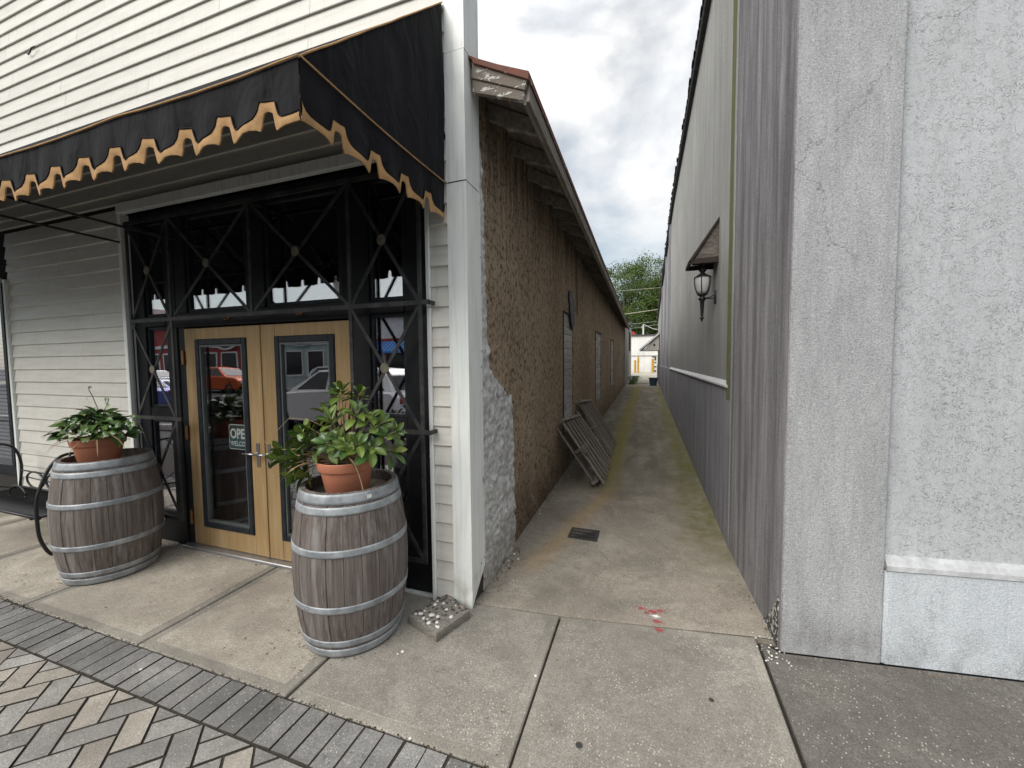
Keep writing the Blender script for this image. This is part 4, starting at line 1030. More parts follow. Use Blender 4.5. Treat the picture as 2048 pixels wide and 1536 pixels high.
piping([(XE+.004, YA+(2.34-YA)*t, ZA+(ZW-ZA)*t+.004*mn.noise(Vector((t*9, 0, 0)))) for t in [i/24 for i in range(25)]])
piping([(XE+.006, YA+1.128*t, ZA-.012*math.sin(t*math.pi)) for t in [i/20 for i in range(21)]])
# frame
for x, z in ((-3.891, 2.735), (-4.575, 2.777), (-6.6, 2.76)):
    mb = MB(); mb.bar((x, 2.36, z), (x, YA+.03, z-.0), .016, .016); mb.build('support_bar', M['iron'], aw)
for x in (-1.29, -2.4, -3.5, -4.6, -5.7, -6.8):
    mb = MB(); mb.bar((x, YA+.02, ZA-.03), (x, 2.345, ZW-.05), .02, .02); mb.build('rib', M['iron'], aw)
mb = MB(); mb.bar((-1.27, YA+.02, ZA-.02), (-8.6, YA+.02, ZA-.02), .02, .02); mb.build('front_bar', M['iron'], aw)
mb = MB(); mb.bar((-1.27, YA+.03, ZA-.02), (-1.27, 2.34, ZA-.02), .018, .018); mb.build('side_bar', M['iron'], aw)

# ================================================================== RIGHT BUILDING
rb = empty('grey_building', (2, 5, 0), 'pale grey stucco building with streaked corner pilaster on the right', 'building')
ANG = math.atan(.135)
def rf(s_, d, z):    # s along facade from the corner, d outward (towards the street)
    ux, uy = math.cos(ANG), math.sin(ANG); return (.716+s_*ux+d*uy, 2.533+s_*uy-d*ux, z)
H = 7.0
# corner pilaster: front face, rounded right edge, return along the alley
def quads(m_, pl, z0, z1, nz=1):
    rows = [[(p[0], p[1], z0+(z1-z0)*j/nz) for p in pl] for j in range(nz+1)]; m_.grid(rows)
PW = .478; DEP = .045
mb = MB(); pl = [rf(0, 0, 0)]
pl = [rf(.006, 0, 0)] + [rf(PW*t, 0, 0) for t in (.3, .6, .9)] + [rf(PW+.018*math.sin(a_), -.018*(1-math.cos(a_)), 0) for a_ in [i*math.pi/2/6 for i in range(1, 7)]] + [rf(PW+.018, -DEP-.02, 0)]
quads(mb, pl, 0, H, 1); mb.build('corner_pilaster', M['pil_stucco'], rb, smooth=False, fix=False)
mb = MB(); pl = [(XR(3.75)+.05, 3.752), (XR(3.75), 3.75), (.69, 3.1), (.716, 2.540), rf(.006, 0, 0)[:2]]
rows = [[(p[0], p[1], H*j) for p in pl] for j in (0, 1)]; mb.grid(rows); mb.build('pilaster_return', M['streak_stucco'], rb, fix=False)
# damaged foot of the return
mb = MB(); rr = random.Random(8); rows = []
for j in range(26):
    z = j*.012; r_ = []; wdt = (.26*(1-j/26)**1.3+.01)
    for i in range(14):
        t = i/13; y = 2.57+wdt*t+.01*mn.noise(Vector((z*40, 0, 0))); h = .012*abs(mn.noise(Vector((0, y*30, z*30))))+.003
        if i in (0, 13) or j == 25: h = -.006
        x = .716-(.716-.66)*(y-2.533)/1.217
        r_.append((x-h, y, z))
    rows.append(r_)
mb.grid(rows); mb.build('spalled_foot', M['spall'], rb, smooth=True)
# recessed facade panel
mb = MB(); mb.add([rf(PW-.02, -DEP, .57), rf(9, -DEP, .57), rf(9, -DEP, H), rf(PW-.02, -DEP, H)], [(0,1,2,3)]); mb.build('facade_panel', M['front_stucco'], rb, fix=False)
# base with rounded left edge and sloped ledge
mb = MB(); pl = [rf(PW+.0185, -DEP, 0), rf(PW+.0185, -.012, 0), rf(PW+.035, -.001, 0), rf(3, -.001, 0), rf(9, -.001, 0)]
quads(mb, pl, 0, .515); mb.build('painted_base', M['base_stucco'], rb, fix=False)
mb = MB(); n = 40; rows = []
for i in range(n+1):
    s_ = PW+.02+8.4*(i/n)**1.6; wv_ = .003*mn.noise(Vector((s_*6, 0, 0)))
    rows.append([rf(s_, -.002, .513), rf(s_, .006+wv_, .520), rf(s_, .004+wv_, .545+wv_), rf(s_, -.012, .572+wv_*2), rf(s_, -DEP-.001, .585)])
mb.grid(rows); mb.add([rf(PW+.02, -.002, .513), rf(PW+.02, .006, .52), rf(PW+.02, .004, .545), rf(PW+.02, -.012, .572), rf(PW+.02, -DEP, .585)], [(0,1,2,3,4)]); mb.build('ledge', M['ledge'], rb, smooth=False)
# alley side walls
def zr(y): return 6.02-.012*(y-5) if y < 12 else 5.93-.165*(y-12)
ys_ = [3.752]+[4.5+i*1.0 for i in range(20)]+[24.2]
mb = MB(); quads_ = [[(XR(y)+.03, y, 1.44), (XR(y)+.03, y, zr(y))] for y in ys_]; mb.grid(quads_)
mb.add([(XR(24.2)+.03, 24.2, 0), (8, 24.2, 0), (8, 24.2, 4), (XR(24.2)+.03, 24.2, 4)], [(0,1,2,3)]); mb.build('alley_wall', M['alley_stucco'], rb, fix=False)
mb = MB(); mb.grid([[(XR(y), y, -.05), (XR(y), y, 1.405)] for y in ys_]); mb.build('wainscot', M['wains_stucco'], rb, fix=False)
mb = MB(); yl = [3.90]+[4.4+i for i in range(9)]+[12.4]
mb.grid([[(XR(y)-.001, y, 1.40), (XR(y)-.016, y, 1.408), (XR(y)-.014, y, 1.425), (XR(y)+.032, y, 1.462)] for y in yl]); mb.add([(XR(3.9)-.001, 3.9, 1.40), (XR(3.9)-.016, 3.9, 1.408), (XR(3.9)-.014, 3.9, 1.425), (XR(3.9)+.03, 3.9, 1.462)], [(0,1,2,3)]); mb.build('sill', M['ledge'], rb)
mb = MB(); mb.grid([[(XR(y)-.001, y, 1.405), (XR(y)+.030, y, 1.44)] for y in [12.4]+[13+i for i in range(11)]+[24.2]]); mb.build('sill_edge', M['wains_stucco'], rb)
# flat side pilasters further down and the algae strip
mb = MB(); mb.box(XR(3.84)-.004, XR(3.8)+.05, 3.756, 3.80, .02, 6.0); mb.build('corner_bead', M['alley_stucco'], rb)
mb = MB(); mb.grid([[(XR(3.8)-.007, 3.802+.012*mn.noise(Vector((z, 0, 0))), z), (XR(3.8)-.007, 3.965+.012*mn.noise(Vector((z*2, 5, 0))), z)] for z in [1.30+i*.15 for i in range(33)]]); mb.build('algae_strip', M['moss'], rb)
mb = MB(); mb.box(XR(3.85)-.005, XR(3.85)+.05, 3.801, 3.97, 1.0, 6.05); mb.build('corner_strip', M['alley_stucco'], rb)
for y in (12.9, 15.2, 18.2):
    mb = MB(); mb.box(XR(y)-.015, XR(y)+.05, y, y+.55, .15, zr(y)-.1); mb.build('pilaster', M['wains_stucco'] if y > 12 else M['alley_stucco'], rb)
# mansard tile edge along the top
mb = MB(); mb.grid([[(XR(y)-.03, y, zr(y)-.06), (XR(y)-.045, y, zr(y)-.02), (XR(y)-.02, y, zr(y)+.06), (XR(y)+1.6, y, zr(y)+.35)] for y in [3.0]+ys_]); mb.grid([[(XR(y)-.03, y, zr(y)-.06), (XR(y)+.05, y, zr(y)-.07)] for y in [3.0]+ys_]); mb.build('roof_edge', M['tile'], rb)
y = 3.4; rr = random.Random(2); tile_m = None
while y < 24.0:
    wd = .17+rr.uniform(-.015, .015); mb = MB(); x = XR(y)-.045-rr.uniform(0, .03); z = zr(y)
    pr = [(x+.16*0, y), ]
    sec = [(wd/2*math.cos(t), .045*math.sin(t)) for t in [i*math.pi/6 for i in range(7)]]
    rows = [[(x+dx, y+s_[0]*(1-.05*k_), z+.0+s_[1]+dz+rr.uniform(-.004, .004)) for s_ in sec] for k_, (dx, dz) in enumerate(((0, 0), (.4, .07)))]
    mb.grid(rows); mb.grid([rows[0], [(p[0]+.002, p[1], p[2]-.018) for p in rows[0]]]); piece(mb, 'roof_tile', M['tile'], rb); y += wd*1.05
mb = MB(); mb.box(1.0, 9, 3.2, 24.1, 6.1, 6.2) ; mb.build('roof', M['roof'], rb)

# lantern hood and lantern
hd = empty('lantern_hood', (XR(4.75)+.02, 4.75, 2.6), 'weathered triangular wooden hood fixed above the black wall lantern', 'hood')
ya, yb, xw, xout, zb_, zt_ = 4.70, 5.02, XR(4.8)+.028, XR(4.8)-.245, 2.675, 3.10
for y in (ya, yb):
    mb = MB(); mb.prism([(xw, zb_+.055), (xw, zt_), (xout+.045, zb_+.055)], 'y', y, y+.02); piece(mb, 'side_panel', M['hood_wood'], hd)
mb = MB(); mb.prism([(xw, zt_+.035), (xw, zt_+.005), (xout+.02, zb_+.03), (xout-.012, zb_+.03)], 'y', ya-.025, yb+.045); mb.build('sloping_board', M['hood_edge'], hd)
mb = MB(); mb.prism([(xw, zb_), (xw, zb_+.058), (xout+.03, zb_+.05), (xout-.015, zb_), (xout-.015, zb_-.0)], 'y', ya-.012, ya+.008); mb.prism([(xw, zb_), (xw, zb_+.058), (xout+.03, zb_+.05), (xout-.015, zb_)], 'y', yb+.01, yb+.03); mb.box(xout-.016, xout+.012, ya+.008, yb+.01, zb_, zb_+.03); mb.build('skirt_board', M['hood_edge'], hd)
lx, ly = XR(4.8)-.105, 4.82
lt = empty('wall_lantern', (lx, ly, 2.1), 'black metal carriage lantern with frosted glass on the alley wall', 'lantern')
def lz(prof, nm, mat, n=24, sm=True):
    prof = [(r_*1.14 if r_ > .001 else r_, 2.03+(z_-2.03)*1.04+.035) for r_, z_ in prof]; mb = MB(); mb.lathe(prof, n, (lx, ly, 0)); return mb.build(nm, M[mat], lt, smooth=sm)
lz([(.0001, 2.645), (.022, 2.64), (.026, 2.625), (.012, 2.61), (.012, 2.605), (.032, 2.585), (.036, 2.57), (.020, 2.548), (.018, 2.54), (.045, 2.520), (.074, 2.500), (.078, 2.492), (.0001, 2.492)], 'cap', 'lamp_iron')
lz([(.070, 2.492), (.072, 2.45), (.066, 2.40), (.054, 2.355), (.040, 2.325), (.0001, 2.325)], 'globe', 'frost')
mb = MB()
for i in range(6):
    t = i*math.pi/3+.3; mb.tube([(lx+r_*math.cos(t), ly+r_*math.sin(t), 2.03+(z-2.03)*1.04+.035) for r_, z in ((.086, 2.495), (.088, 2.45), (.081, 2.40), (.067, 2.352), (.050, 2.322))], .005, 6)
mb.build('cage', M['lamp_iron'], lt)
lz([(.0001, 2.327), (.045, 2.325), (.046, 2.315), (.022, 2.30), (.022, 2.292), (.034, 2.28), (.034, 2.268), (.020, 2.25), (.018, 2.20), (.011, 2.09), (.010, 2.085), (.022, 2.078), (.022, 2.070), (.010, 2.062), (.008, 2.045), (.0001, 2.03)], 'finial', 'lamp_iron')
mb = MB(); mb.tube([(lx+.03, ly, 2.325), (lx+.07, ly, 2.33), (lx+.11, ly, 2.36), (XR(4.8)+.03, ly, 2.375)], .008, 8); mb.tube([(lx+.03, ly, 2.318), (XR(4.8)+.03, ly, 2.318)], .007, 8); mb.build('bracket_arm', M['lamp_iron'], lt)
mb = MB(); mb.prism([(ly+.035*math.cos(t), 2.33+.075*math.sin(t)) for t in [i*math.pi/10 for i in range(20)]], 'x', XR(4.8)+.012, XR(4.8)+.032); mb.build('back_plate', M['lamp_iron'], lt, bevel=.004)

# gabled door hood at the alley end
dh = empty('door_hood', (XR(21.4), 21.5, 2.2), 'light grey gabled door hood projecting at the far alley end', 'hood')
xw, xo2, zb2, zt2 = XR(21.5), -.43, 2.16, 3.08
mb = MB(); mb.prism([(xw, zb2+.09), (xw, zt2-.12), (xo2+.22, zb2+.09)], 'y', 21.4, 21.45); mb.build('gable', M['annex'], dh)
mb = MB(); mb.prism([(xw, zt2), (xw, zt2-.11), (xo2, zb2), (xo2-.05, zb2+.06)], 'y', 21.3, 23.2); mb.build('roof', M['ledge'], dh)
mb = MB(); mb.box(xo2+.02, xw, 21.36, 21.40, zb2, zb2+.10); mb.box(xo2+.06, xw, 21.42, 23.1, zb2+.01, zb2+.08); mb.build('fascia', M['annex'], dh)
mb = MB(); mb.box(.20, .30, 21.38, 21.41, 2.42, 2.47); mb.box(.225, .275, 21.381, 21.411, 2.39, 2.50); mb.build('ornament', M['black'], dh)

# blue bin near the alley end
mb = MB(); mb.lathe([(.0001, .02), (.15, .02), (.205, .36), (.225, .37), (.225, .395), (.20, .395), (.15, .06), (.0001, .06)], 18); bn = mb.build('bucket', M['bluebin'], None, smooth=False); bn.location = (.21, 20.6, gz(20.6)-.01)
tag(bn, 'dark blue plastic tub at the far end of the alley', 'tub')

# ================================================================== BARRELS
def barrel_tree(name, loc, label, turn):
    root = empty(name, loc, label, 'barrel', 'oak barrels holding flower pots'); return root
def brad(z): return .272+.060*(1-((z-.47)/.47)**2)
NS = 22
def stave_mesh(seed):
    rr = random.Random(seed); m_ = MB(); da = 2*math.pi/NS; gp = .0007; nz = 14; k = rr.uniform(-.0015, .0015); outer = []; rows = []
    for i in range(nz+1):
        z = .015+.92*i/nz; r_ = brad(z)+k; a_ = da/2-gp/r_
        rows.append([((r_-.0022)*math.cos(-a_), (r_-.0022)*math.sin(-a_), z), (r_*math.cos(-a_+.012), r_*math.sin(-a_+.012), z), (r_, 0, z), (r_*math.cos(a_-.012), r_*math.sin(a_-.012), z), ((r_-.0022)*math.cos(a_), (r_-.0022)*math.sin(a_), z)])
    m_.grid(rows)
    inr = [[((brad(z)-.026)*math.cos(t), (brad(z)-.026)*math.sin(t), z) for t in (-da/2+.005, da/2-.005)] for z in [.015+.92*i/nz for i in range(nz+1)]]
    m_.grid(inr)
    top = rows[-1]; it = inr[-1]; m_.add([top[0], top[1], top[2], top[3], top[4], it[1], it[0]], [(0,1,2,3,4,5,6)])
    bo = rows[0]; ib = inr[0]; m_.add([bo[0], bo[1], bo[2], bo[3], bo[4], ib[1], ib[0]], [(0,1,2,3,4,5,6)])
    return m_.mesh('stave', M['stave'], False)
SM = [stave_mesh(i) for i in range(4)]
HOOPS = [(.878, .934), (.822, .866), (.600, .640), (.285, .325), (.075, .115), (.010, .060)]
def hoop_mesh(z0, z1):
    m_ = MB(); t = .004
    pr = [(brad(z0)+.0005, z0), (brad(z0)+t, z0+.001)] + [(brad(z0+(z1-z0)*i/4)+t+.0005*math.sin(math.pi*i/4), z0+(z1-z0)*i/4) for i in (1, 2, 3)] + [(brad(z1)+t, z1-.001), (brad(z1)+.0005, z1)]
    m_.lathe(pr, 60); return m_.mesh('hoop', M['hoop'], True)
HM = [hoop_mesh(*h) for h in HOOPS]
def make_barrel(loc, label, rz, seed):
    root = empty('wine_barrel', loc, label, 'barrel', 'oak barrels holding flower pots', rz=rz); rr = random.Random(seed)
    for i in range(NS):
        o = link('stave', SM[rr.randrange(4)], root, False); o.rotation_euler = (0, 0, i*2*math.pi/NS)
    for h in HM: link('hoop', h, root, False)
    hb = MB(); R_ = brad(.87)-.028; nb_ = 6
    for i in range(nb_):
        x0 = -R_+2*R_*i/nb_+.0008; x1 = -R_+2*R_*(i+1)/nb_-.0008; pts = []
        for t in range(9):
            x = x0+(x1-x0)*t/8; pts.append((x, -math.sqrt(max(0, R_*R_-x*x))))
        for t in range(9):
            x = x1+(x0-x1)*t/8; pts.append((x, math.sqrt(max(0, R_*R_-x*x))))
        m_ = MB(); m_.prism(pts, 'z', .838, .868-random.uniform(0, .001)); m_.build('head_board', M['head_wood'], root, world=False)
    m_ = MB()
    for i in range(14):
        a_ = rr.uniform(0, 6.28); zc = rr.choice(HOOPS); zz = (zc[0]+zc[1])/2; r_ = brad(zz)+.004
        m_.lathe([(.005, 0), (.004, .003), (.0001, .0035)], 8, (r_*math.cos(a_), r_*math.sin(a_), zz)) if False else None
        d = Vector((math.cos(a_), math.sin(a_), 0)); s_ = Vector((-d.y, d.x, 0)); u = Vector((0,0,1)); c0 = d*r_+u*zz
        ring = [c0+(s_*math.cos(t)+u*math.sin(t))*.0055 for t in [k_*math.pi/4 for k_ in range(8)]]; tip = c0+d*.003
        m_.add(ring+[tip], [(k_, (k_+1) % 8, 8) for k_ in range(8)])
    m_.build('rivets', M['alu'], root, world=False)
    return root
B1 = (-1.735, 1.955); B2 = (-4.13, 1.93)
b1 = make_barrel((B1[0], B1[1], 0), 'weathered oak barrel in front of the right door and sidelight, nearest the corner post', .3, 1)
b2 = make_barrel((B2[0], B2[1], 0), 'weathered oak barrel beside the iron bench, left of the doors', 1.4, 2)
# little paper tag on the nearer barrel
v = Vector((.70, -.72, 0)).normalized(); s_ = Vector((-v.y, v.x, 0)); r_ = brad(.9)+.0062; c0 = v*r_+Vector((0, 0, .905))
mb = MB(); mb.add([c0-s_*.014+Vector((0,0,-.011)), c0+s_*.014+Vector((0,0,-.011)), c0+s_*.014+Vector((0,0,.011)), c0-s_*.014+Vector((0,0,.011))], [(0,1,2,3)]); mb.build('paper_label', M['white_paint'], b1, world=False, fix=False)

# ================================================================== POTS AND PLANTS
def pot(loc, label, s_=1.0):
    root = empty('flower_pot', loc, label, 'flower pot', 'terracotta pots on the barrels')
    m_ = MB(); m_.lathe([(.0001, .004), (.108*s_, 0), (.116*s_, .006), (.146*s_, .155), (.147*s_, .16), (.158*s_, .162), (.160*s_, .166), (.168*s_, .212), (.1665*s_, .217), (.160*s_, .217), (.150*s_, .17), (.145*s_, .16)], 56)
    m_.build('body', M['terracotta'], root, smooth=False, world=False, auto=1)
    for p_ in root.children[0].data.polygons: p_.use_smooth = True
    me = root.children[0].data
    m_ = MB(); rows = [[(r__*math.cos(t), r__*math.sin(t), .182+.012*mn.noise(Vector((r__*30*math.cos(t), r__*30*math.sin(t), loc[0])))+.01*(1-r__/.15)) for t in [k_*2*math.pi/24 for k_ in range(25)]] for r__ in (.0, .04, .08, .12, .153*s_)]
    m_.grid(rows); m_.build('soil', M['soil'], root, world=False, smooth=True)
    return root
P1 = Vector((-1.705, 1.90, .869)); P2 = Vector((-4.155, 1.90, .869))
pot(P1, 'terracotta pot of the bushy green shrub on the nearer barrel'); pot(P2, 'terracotta pot of the broad leaved plant on the barrel by the bench')
def leaf_mesh(nm, mat, L, W, curl, fold, shape='ob', tip=1):
    m_ = MB(); rows = []; n = 6
    for i in range(n+1):
        t = i/n
        if shape == 'ob': w_ = W/2*(math.sin(math.pi*min(1, t**1.25))**.8 if t < 1 else 0)+.0006
        elif shape == 'blade': w_ = W/2*(1-t)**.6*min(1, .35+t*4)
        else: w_ = W/2*math.sin(math.pi*t**.8)**.65+.0006
        if t >= 1: w_ = .0004
        a_ = curl*t; y = L*(math.sin(a_)/curl if abs(curl) > .01 else t); z = -L*(1-math.cos(a_))/curl if abs(curl) > .01 else 0
        wvy = .0018*math.sin(t*9)
        rows.append([(-w_, y, z+fold*w_+wvy), (-w_*.5, y, z+fold*w_*.42), (0, y, z), (w_*.5, y, z+fold*w_*.42), (w_, y, z+fold*w_-wvy)])
    m_.grid(rows); return m_.mesh(nm, M[mat], True)
def place_leaf(me, parent, p, d, up=(0,0,1), s_=1, name='leaf', roll=0):
    d = Vector(d).normalized(); u = Vector(up); u = u-d*u.dot(d)
    if u.length < 1e-3: u = Vector((1, 0, 0))-d*d.x
    u.normalize(); x = d.cross(u); m4 = Matrix((x, d, u)).transposed().to_4x4()
    m4 = Matrix.Translation(p) @ m4 @ Matrix.Rotation(roll, 4, 'Y') @ Matrix.Scale(s_, 4)
    o = bpy.data.objects.new(name, me); COL.objects.link(o); o.parent = parent; o.matrix_local = m4; return o
LM = [leaf_mesh('leaf', mt, .114, .050, c_, .35) for mt in ('leaf', 'leaf_d', 'leaf') for c_ in (.5, 1.0, .15)]
LY = [leaf_mesh('leaf', 'leaf_y', .10, .046, c_, .3) for c_ in (.4, .9)]
sh = empty('bushy_plant', P1+Vector((0, 0, .19)), 'bushy glossy green shrub with maroon spikes in the nearer pot', 'plant')
rr = random.Random(21); nleaf = 0
tips = [(-.50, -.05, .06), (-.44, .03, .13), (-.38, -.08, .02), (-.40, -.02, -.02), (-.31, -.06, .18), (-.30, .06, .12), (-.28, -.12, .05), (-.22, -.08, .22), (-.20, .05, .25), (-.15, -.12, .10), (-.13, -.02, .17),
        (-.06, .0, .36), (.02, -.05, .40), (.08, .04, .37), (.00, -.12, .24), (.06, -.12, .12), (.13, -.05, .27), (.14, -.14, .05), (.22, -.02, .24), (.30, -.03, .26), (.29, -.10, .13), (.36, .02, .20), (.22, -.13, .0), (.32, .06, .08), (.0, -.15, .0), (-.24, -.12, -.06), (-.33, -.10, -.08), (-.46, -.10, .02), (-.27, -.14, -.02), (-.40, .0, .08), (-.18, -.14, .03)]
for (tx_, ty_, tz_) in tips:
    if abs(tx_-.02) < .23: tz_ = max(tz_+.05, .15)
    tx_ *= .93; tip = Vector((tx_, ty_, tz_+.0)); base = Vector((tx_*.08, ty_*.1, -.01)); mid = (base+tip)/2+Vector((0, 0, .05))
    pts = [base, base.lerp(mid, .6), mid.lerp(tip, .4), tip]; m_ = MB(); m_.tube(pts, [.005, .0045, .0035, .003], 6); m_.build('stem', M['stem'], sh, world=False)
    ax = (tip-mid).normalized(); ax = (ax+Vector((0, -.15, .45))).normalized()
    n = 9
    a0_ = rr.uniform(0, 6)
    ex = ax.cross(Vector((.3, .9, .1))).normalized(); ey = ax.cross(ex)
    for i in range(n):
        t = i/n; ang = a0_+i*2.399; rad_ = ex*math.cos(ang)+ey*math.sin(ang); lean = .28+1.05*(1-t)
        d = ax*math.cos(lean)+rad_*math.sin(lean)+Vector((0, 0, -.10*(1-t))); p = tip-ax*.055*(1-t)+rad_*.004
        me = rr.choice(LY) if rr.random() < .07 else rr.choice(LM); place_leaf(me, sh, p, d, ax if lean > .2 else (0,-1,0), rr.uniform(.80, 1.08)*(.72+.32*(1-t))); nleaf += 1
BL = [leaf_mesh('blade', 'leaf_r', .34, .022, c_, .6, 'blade') for c_ in (.15, .5)] + [leaf_mesh('blade', 'dry', .30, .018, .3, .6, 'blade')]
for d, s_, k_ in (((-.42, -.1, .9), .95, 0), ((-.30, .05, .95), .9, 1), ((.10, -.06, 1), 1.15, 0), ((.16, .02, 1), 1.25, 2), ((.34, -.05, .95), 1.08, 0), ((-.12, .03, 1), .9, 1), ((.42, .1, .8), .8, 1)):
    place_leaf(BL[k_], sh, Vector((.02, 0, .10)), d, (0, -1, 0), s_, 'blade')
DD = leaf_mesh('dry_leaf', 'dead', .075, .034, 1.3, .6); DS = leaf_mesh('dry_strap', 'dry', .27, .014, 1.0, .8, 'blade')
for p, d in (((.06, -.13, .12), (.5, -.3, -.6)), ((.09, -.12, .13), (-.3, -.4, -.7))): place_leaf(DD, sh, Vector(p), d, (0,-1,.2), 1, 'dry_leaf')
for p, d, s_ in (((-.13, -.08, .03), (-.5, -.3, .05), 1.0), ((-.12, -.10, .03), (-.35, -.4, 0), .9), ((-.10, -.10, .02), (-.2, -.35, .1), .85), ((.10, -.10, .06), (.75, -.35, -.25), 1.0), ((-.14, -.04, .02), (-.6, -.1, -.1), .95)): place_leaf(DS, sh, Vector(p), d, (0,0,1), s_, 'dry_strap')
m_ = MB(); m_.tube([(-.05, -.05, .2), (-.16, -.12, .27), (-.27, -.15, .28), (-.36, -.16, .2), (-.44, -.15, .12), (-.47, -.14, .115), (-.485, -.14, .13)], .0016, 5); m_.build('tendril', M['stem'], sh, world=False)

LB = [leaf_mesh('leaf', mt, .10, .064, c_, .28, 'ov') for mt in ('leaf_d', 'leaf_v', 'leaf_d') for c_ in (.6, 1.1, 1.5)]
LBIG = [leaf_mesh('large_leaf', 'leaf_d', .26, .075, c_, .4, 'ov') for c_ in (.9, 1.3)]
hp = empty('leafy_plant', P2+Vector((0, 0, .19)), 'low broad leaved green plant with trailing vines in the pot by the bench', 'plant')
rr = random.Random(33)
for i in range(250):
    a_ = rr.uniform(0, 2*math.pi); q_ = rr.random()**.6; ex, ey = .27, .19
    p = Vector((ex*q_*math.cos(a_)-.04, ey*q_*math.sin(a_)-.0, max(.045, .03+.15*(1-q_**2)+rr.uniform(-.03, .05))))
    d = Vector((math.cos(a_)*(.4+q_), math.sin(a_)*(.4+q_), rr.uniform(-.25, .75)-.2*q_*(1 if math.cos(a_) < -.5 else 0))); place_leaf(rr.choice(LB), hp, p, d, (0, -.3, 1), rr.uniform(.6, 1.0), roll=rr.uniform(-.5, .5))
for d, s_, p in (((.9, -.1, .45), 1.1, (.08, 0, .12)), ((.8, .2, .6), 1.15, (.05, .05, .12)), ((.6, -.3, .55), .9, (.05, -.05, .1)), ((-.7, -.2, .5), .6, (-.1, 0, .1)), ((1, .0, .15), 1.0, (.12, -.03, .08)), ((-.2, -.1, 1), .5, (-.02, 0, .2))): place_leaf(LBIG[0 if s_ > 1 else 1], hp, Vector(p), d, (0, 0, 1), s_, 'large_leaf')
for pts, lv in (([(.0, 0, .12), (.02, 0, .25), (.0, -.02, .36), (-.02, -.03, .41)], [(-.02, -.03, .41), (-.04, -.03, .34)]), ([(.03, 0, .12), (.10, 0, .24), (.15, 0, .30), (.17, 0, .34)], [(.17, 0, .34), (.13, 0, .28)]), ([(.10, 0, .1), (.28, -.05, .12), (.42, -.08, .14), (.55, -.08, .20), (.60, -.08, .22)], [(.60, -.08, .22), (.52, -.08, .18), (.44, -.08, .14), (.56, -.08, .12), (.63, -.08, .16)]), ([(.10, -.05, .08), (.30, -.10, .08), (.48, -.12, .10)], [(.48, -.12, .10), (.40, -.12, .08)])):
    m_ = MB(); m_.tube(pts, .0028, 5); m_.build('vine', M['leaf_d'], hp, world=False)
    for p in lv: place_leaf(rr.choice(LB), hp, Vector(p), (rr.uniform(-1, 1), -.3, rr.uniform(-.2, .8)), (0,-1,.3), rr.uniform(.4, .7))
DS2 = leaf_mesh('dry_strap', 'dry', .24, .016, 1.3, .7, 'blade')
for p, d, s_ in (((.0, -.15, .04), (.05, -.3, .05), .85), ((.01, -.16, .03), (-.12, -.3, .0), .75), ((.11, -.12, .03), (.1, -.25, .0), .8), ((.14, -.08, .05), (.7, -.3, .1), 1.1), ((-.04, -.10, .12), (-.7, -.4, .25), 1.1), ((.15, -.05, .04), (.8, 0, .35), 1.3)): place_leaf(DS2, hp, Vector(p), d, (0,0,1), s_, 'dry_strap')

# ================================================================== OPEN SIGN behind the left door pane
sg = empty('open_sign', (-3.28, 2.46, 1.02), 'green and white OPEN WELCOME sign hanging inside the left door', 'sign')
def rrect(x0, x1, z0, z1, r_, n=6):
    pts = []
    for cx_, cz_, a0_ in ((x1-r_, z0+r_, -90), (x1-r_, z1-r_, 0), (x0+r_, z1-r_, 90), (x0+r_, z0+r_, 180)):
        for i in range(n+1): t = R(a0_+90*i/n); pts.append((cx_+r_*math.cos(t), cz_+r_*math.sin(t)))
    return pts
mb = MB(); mb.prism(rrect(-3.462, -3.105, .918, 1.135, .02), 'y', 2.4500, 2.454); mb.build('border', M['sign_white'], sg)
mb = MB(); mb.prism(rrect(-3.456, -3.111, .924, 1.129, .017), 'y', 2.4485, 2.4499); mb.build('panel', M['sign_green'], sg)
def text(s_, x, z, size, mat, parent, y, sx=1, bold=.004):
    cu = bpy.data.curves.new('text', 'FONT'); cu.body = s_; cu.size = size; cu.extrude = .0004; cu.offset = bold; cu.resolution_u = 3
    to = bpy.data.objects.new('tmp', cu); COL.objects.link(to); dg = bpy.context.evaluated_depsgraph_get(); me = bpy.data.meshes.new_from_object(to.evaluated_get(dg)); bpy.data.objects.remove(to)
    me.materials.clear(); me.materials.append(M[mat]); me.transform(Matrix.Translation((x, y, z)) @ Matrix.Rotation(R(90), 4, 'X') @ Matrix.Diagonal((sx, 1, 1, 1)))
    return link('lettering', me, parent)
text('OPEN', -3.446, 1.016, .118, 'sign_white', sg, 2.448, .80, .0035); text('WELCOME', -3.444, .948, .060, 'sign_white', sg, 2.448, .82, .0008)

# ================================================================== BENCH (end of it shows left of the barrel)
bn = empty('iron_bench', (-5.7, 2.1, 0), 'black wrought iron bench with scrolled back and mesh seat by the wall', 'bench')
XB = -4.88
def tube(nm, pts, r_=.009, mat='lamp_iron', par=bn, n=7):
    m_ = MB(); m_.tube(pts, r_, n); return m_.build(nm, M[mat], par, smooth=True)
def arc(cx_, cz_, r_, a0_, a1_, y, n=14, fx=1): return [(cx_+fx*r_*math.cos(R(a0_+(a1_-a0_)*i/n)), y, cz_+r_*math.sin(R(a0_+(a1_-a0_)*i/n))) for i in range(n+1)]
def smoothpts(P_, n=5):
    P_ = [Vector(p) for p in P_]; out = []
    for i in range(len(P_)-1):
        p0, p1, p2, p3 = P_[max(i-1, 0)], P_[i], P_[i+1], P_[min(i+2, len(P_)-1)]
        for k_ in range(n):
            t = k_/n; out.append(.5*((2*p1)+(-p0+p2)*t+(2*p0-5*p1+4*p2-p3)*t*t+(-p0+3*p1-3*p2+p3)*t**3))
    return out+[P_[-1]]
XB = -4.93
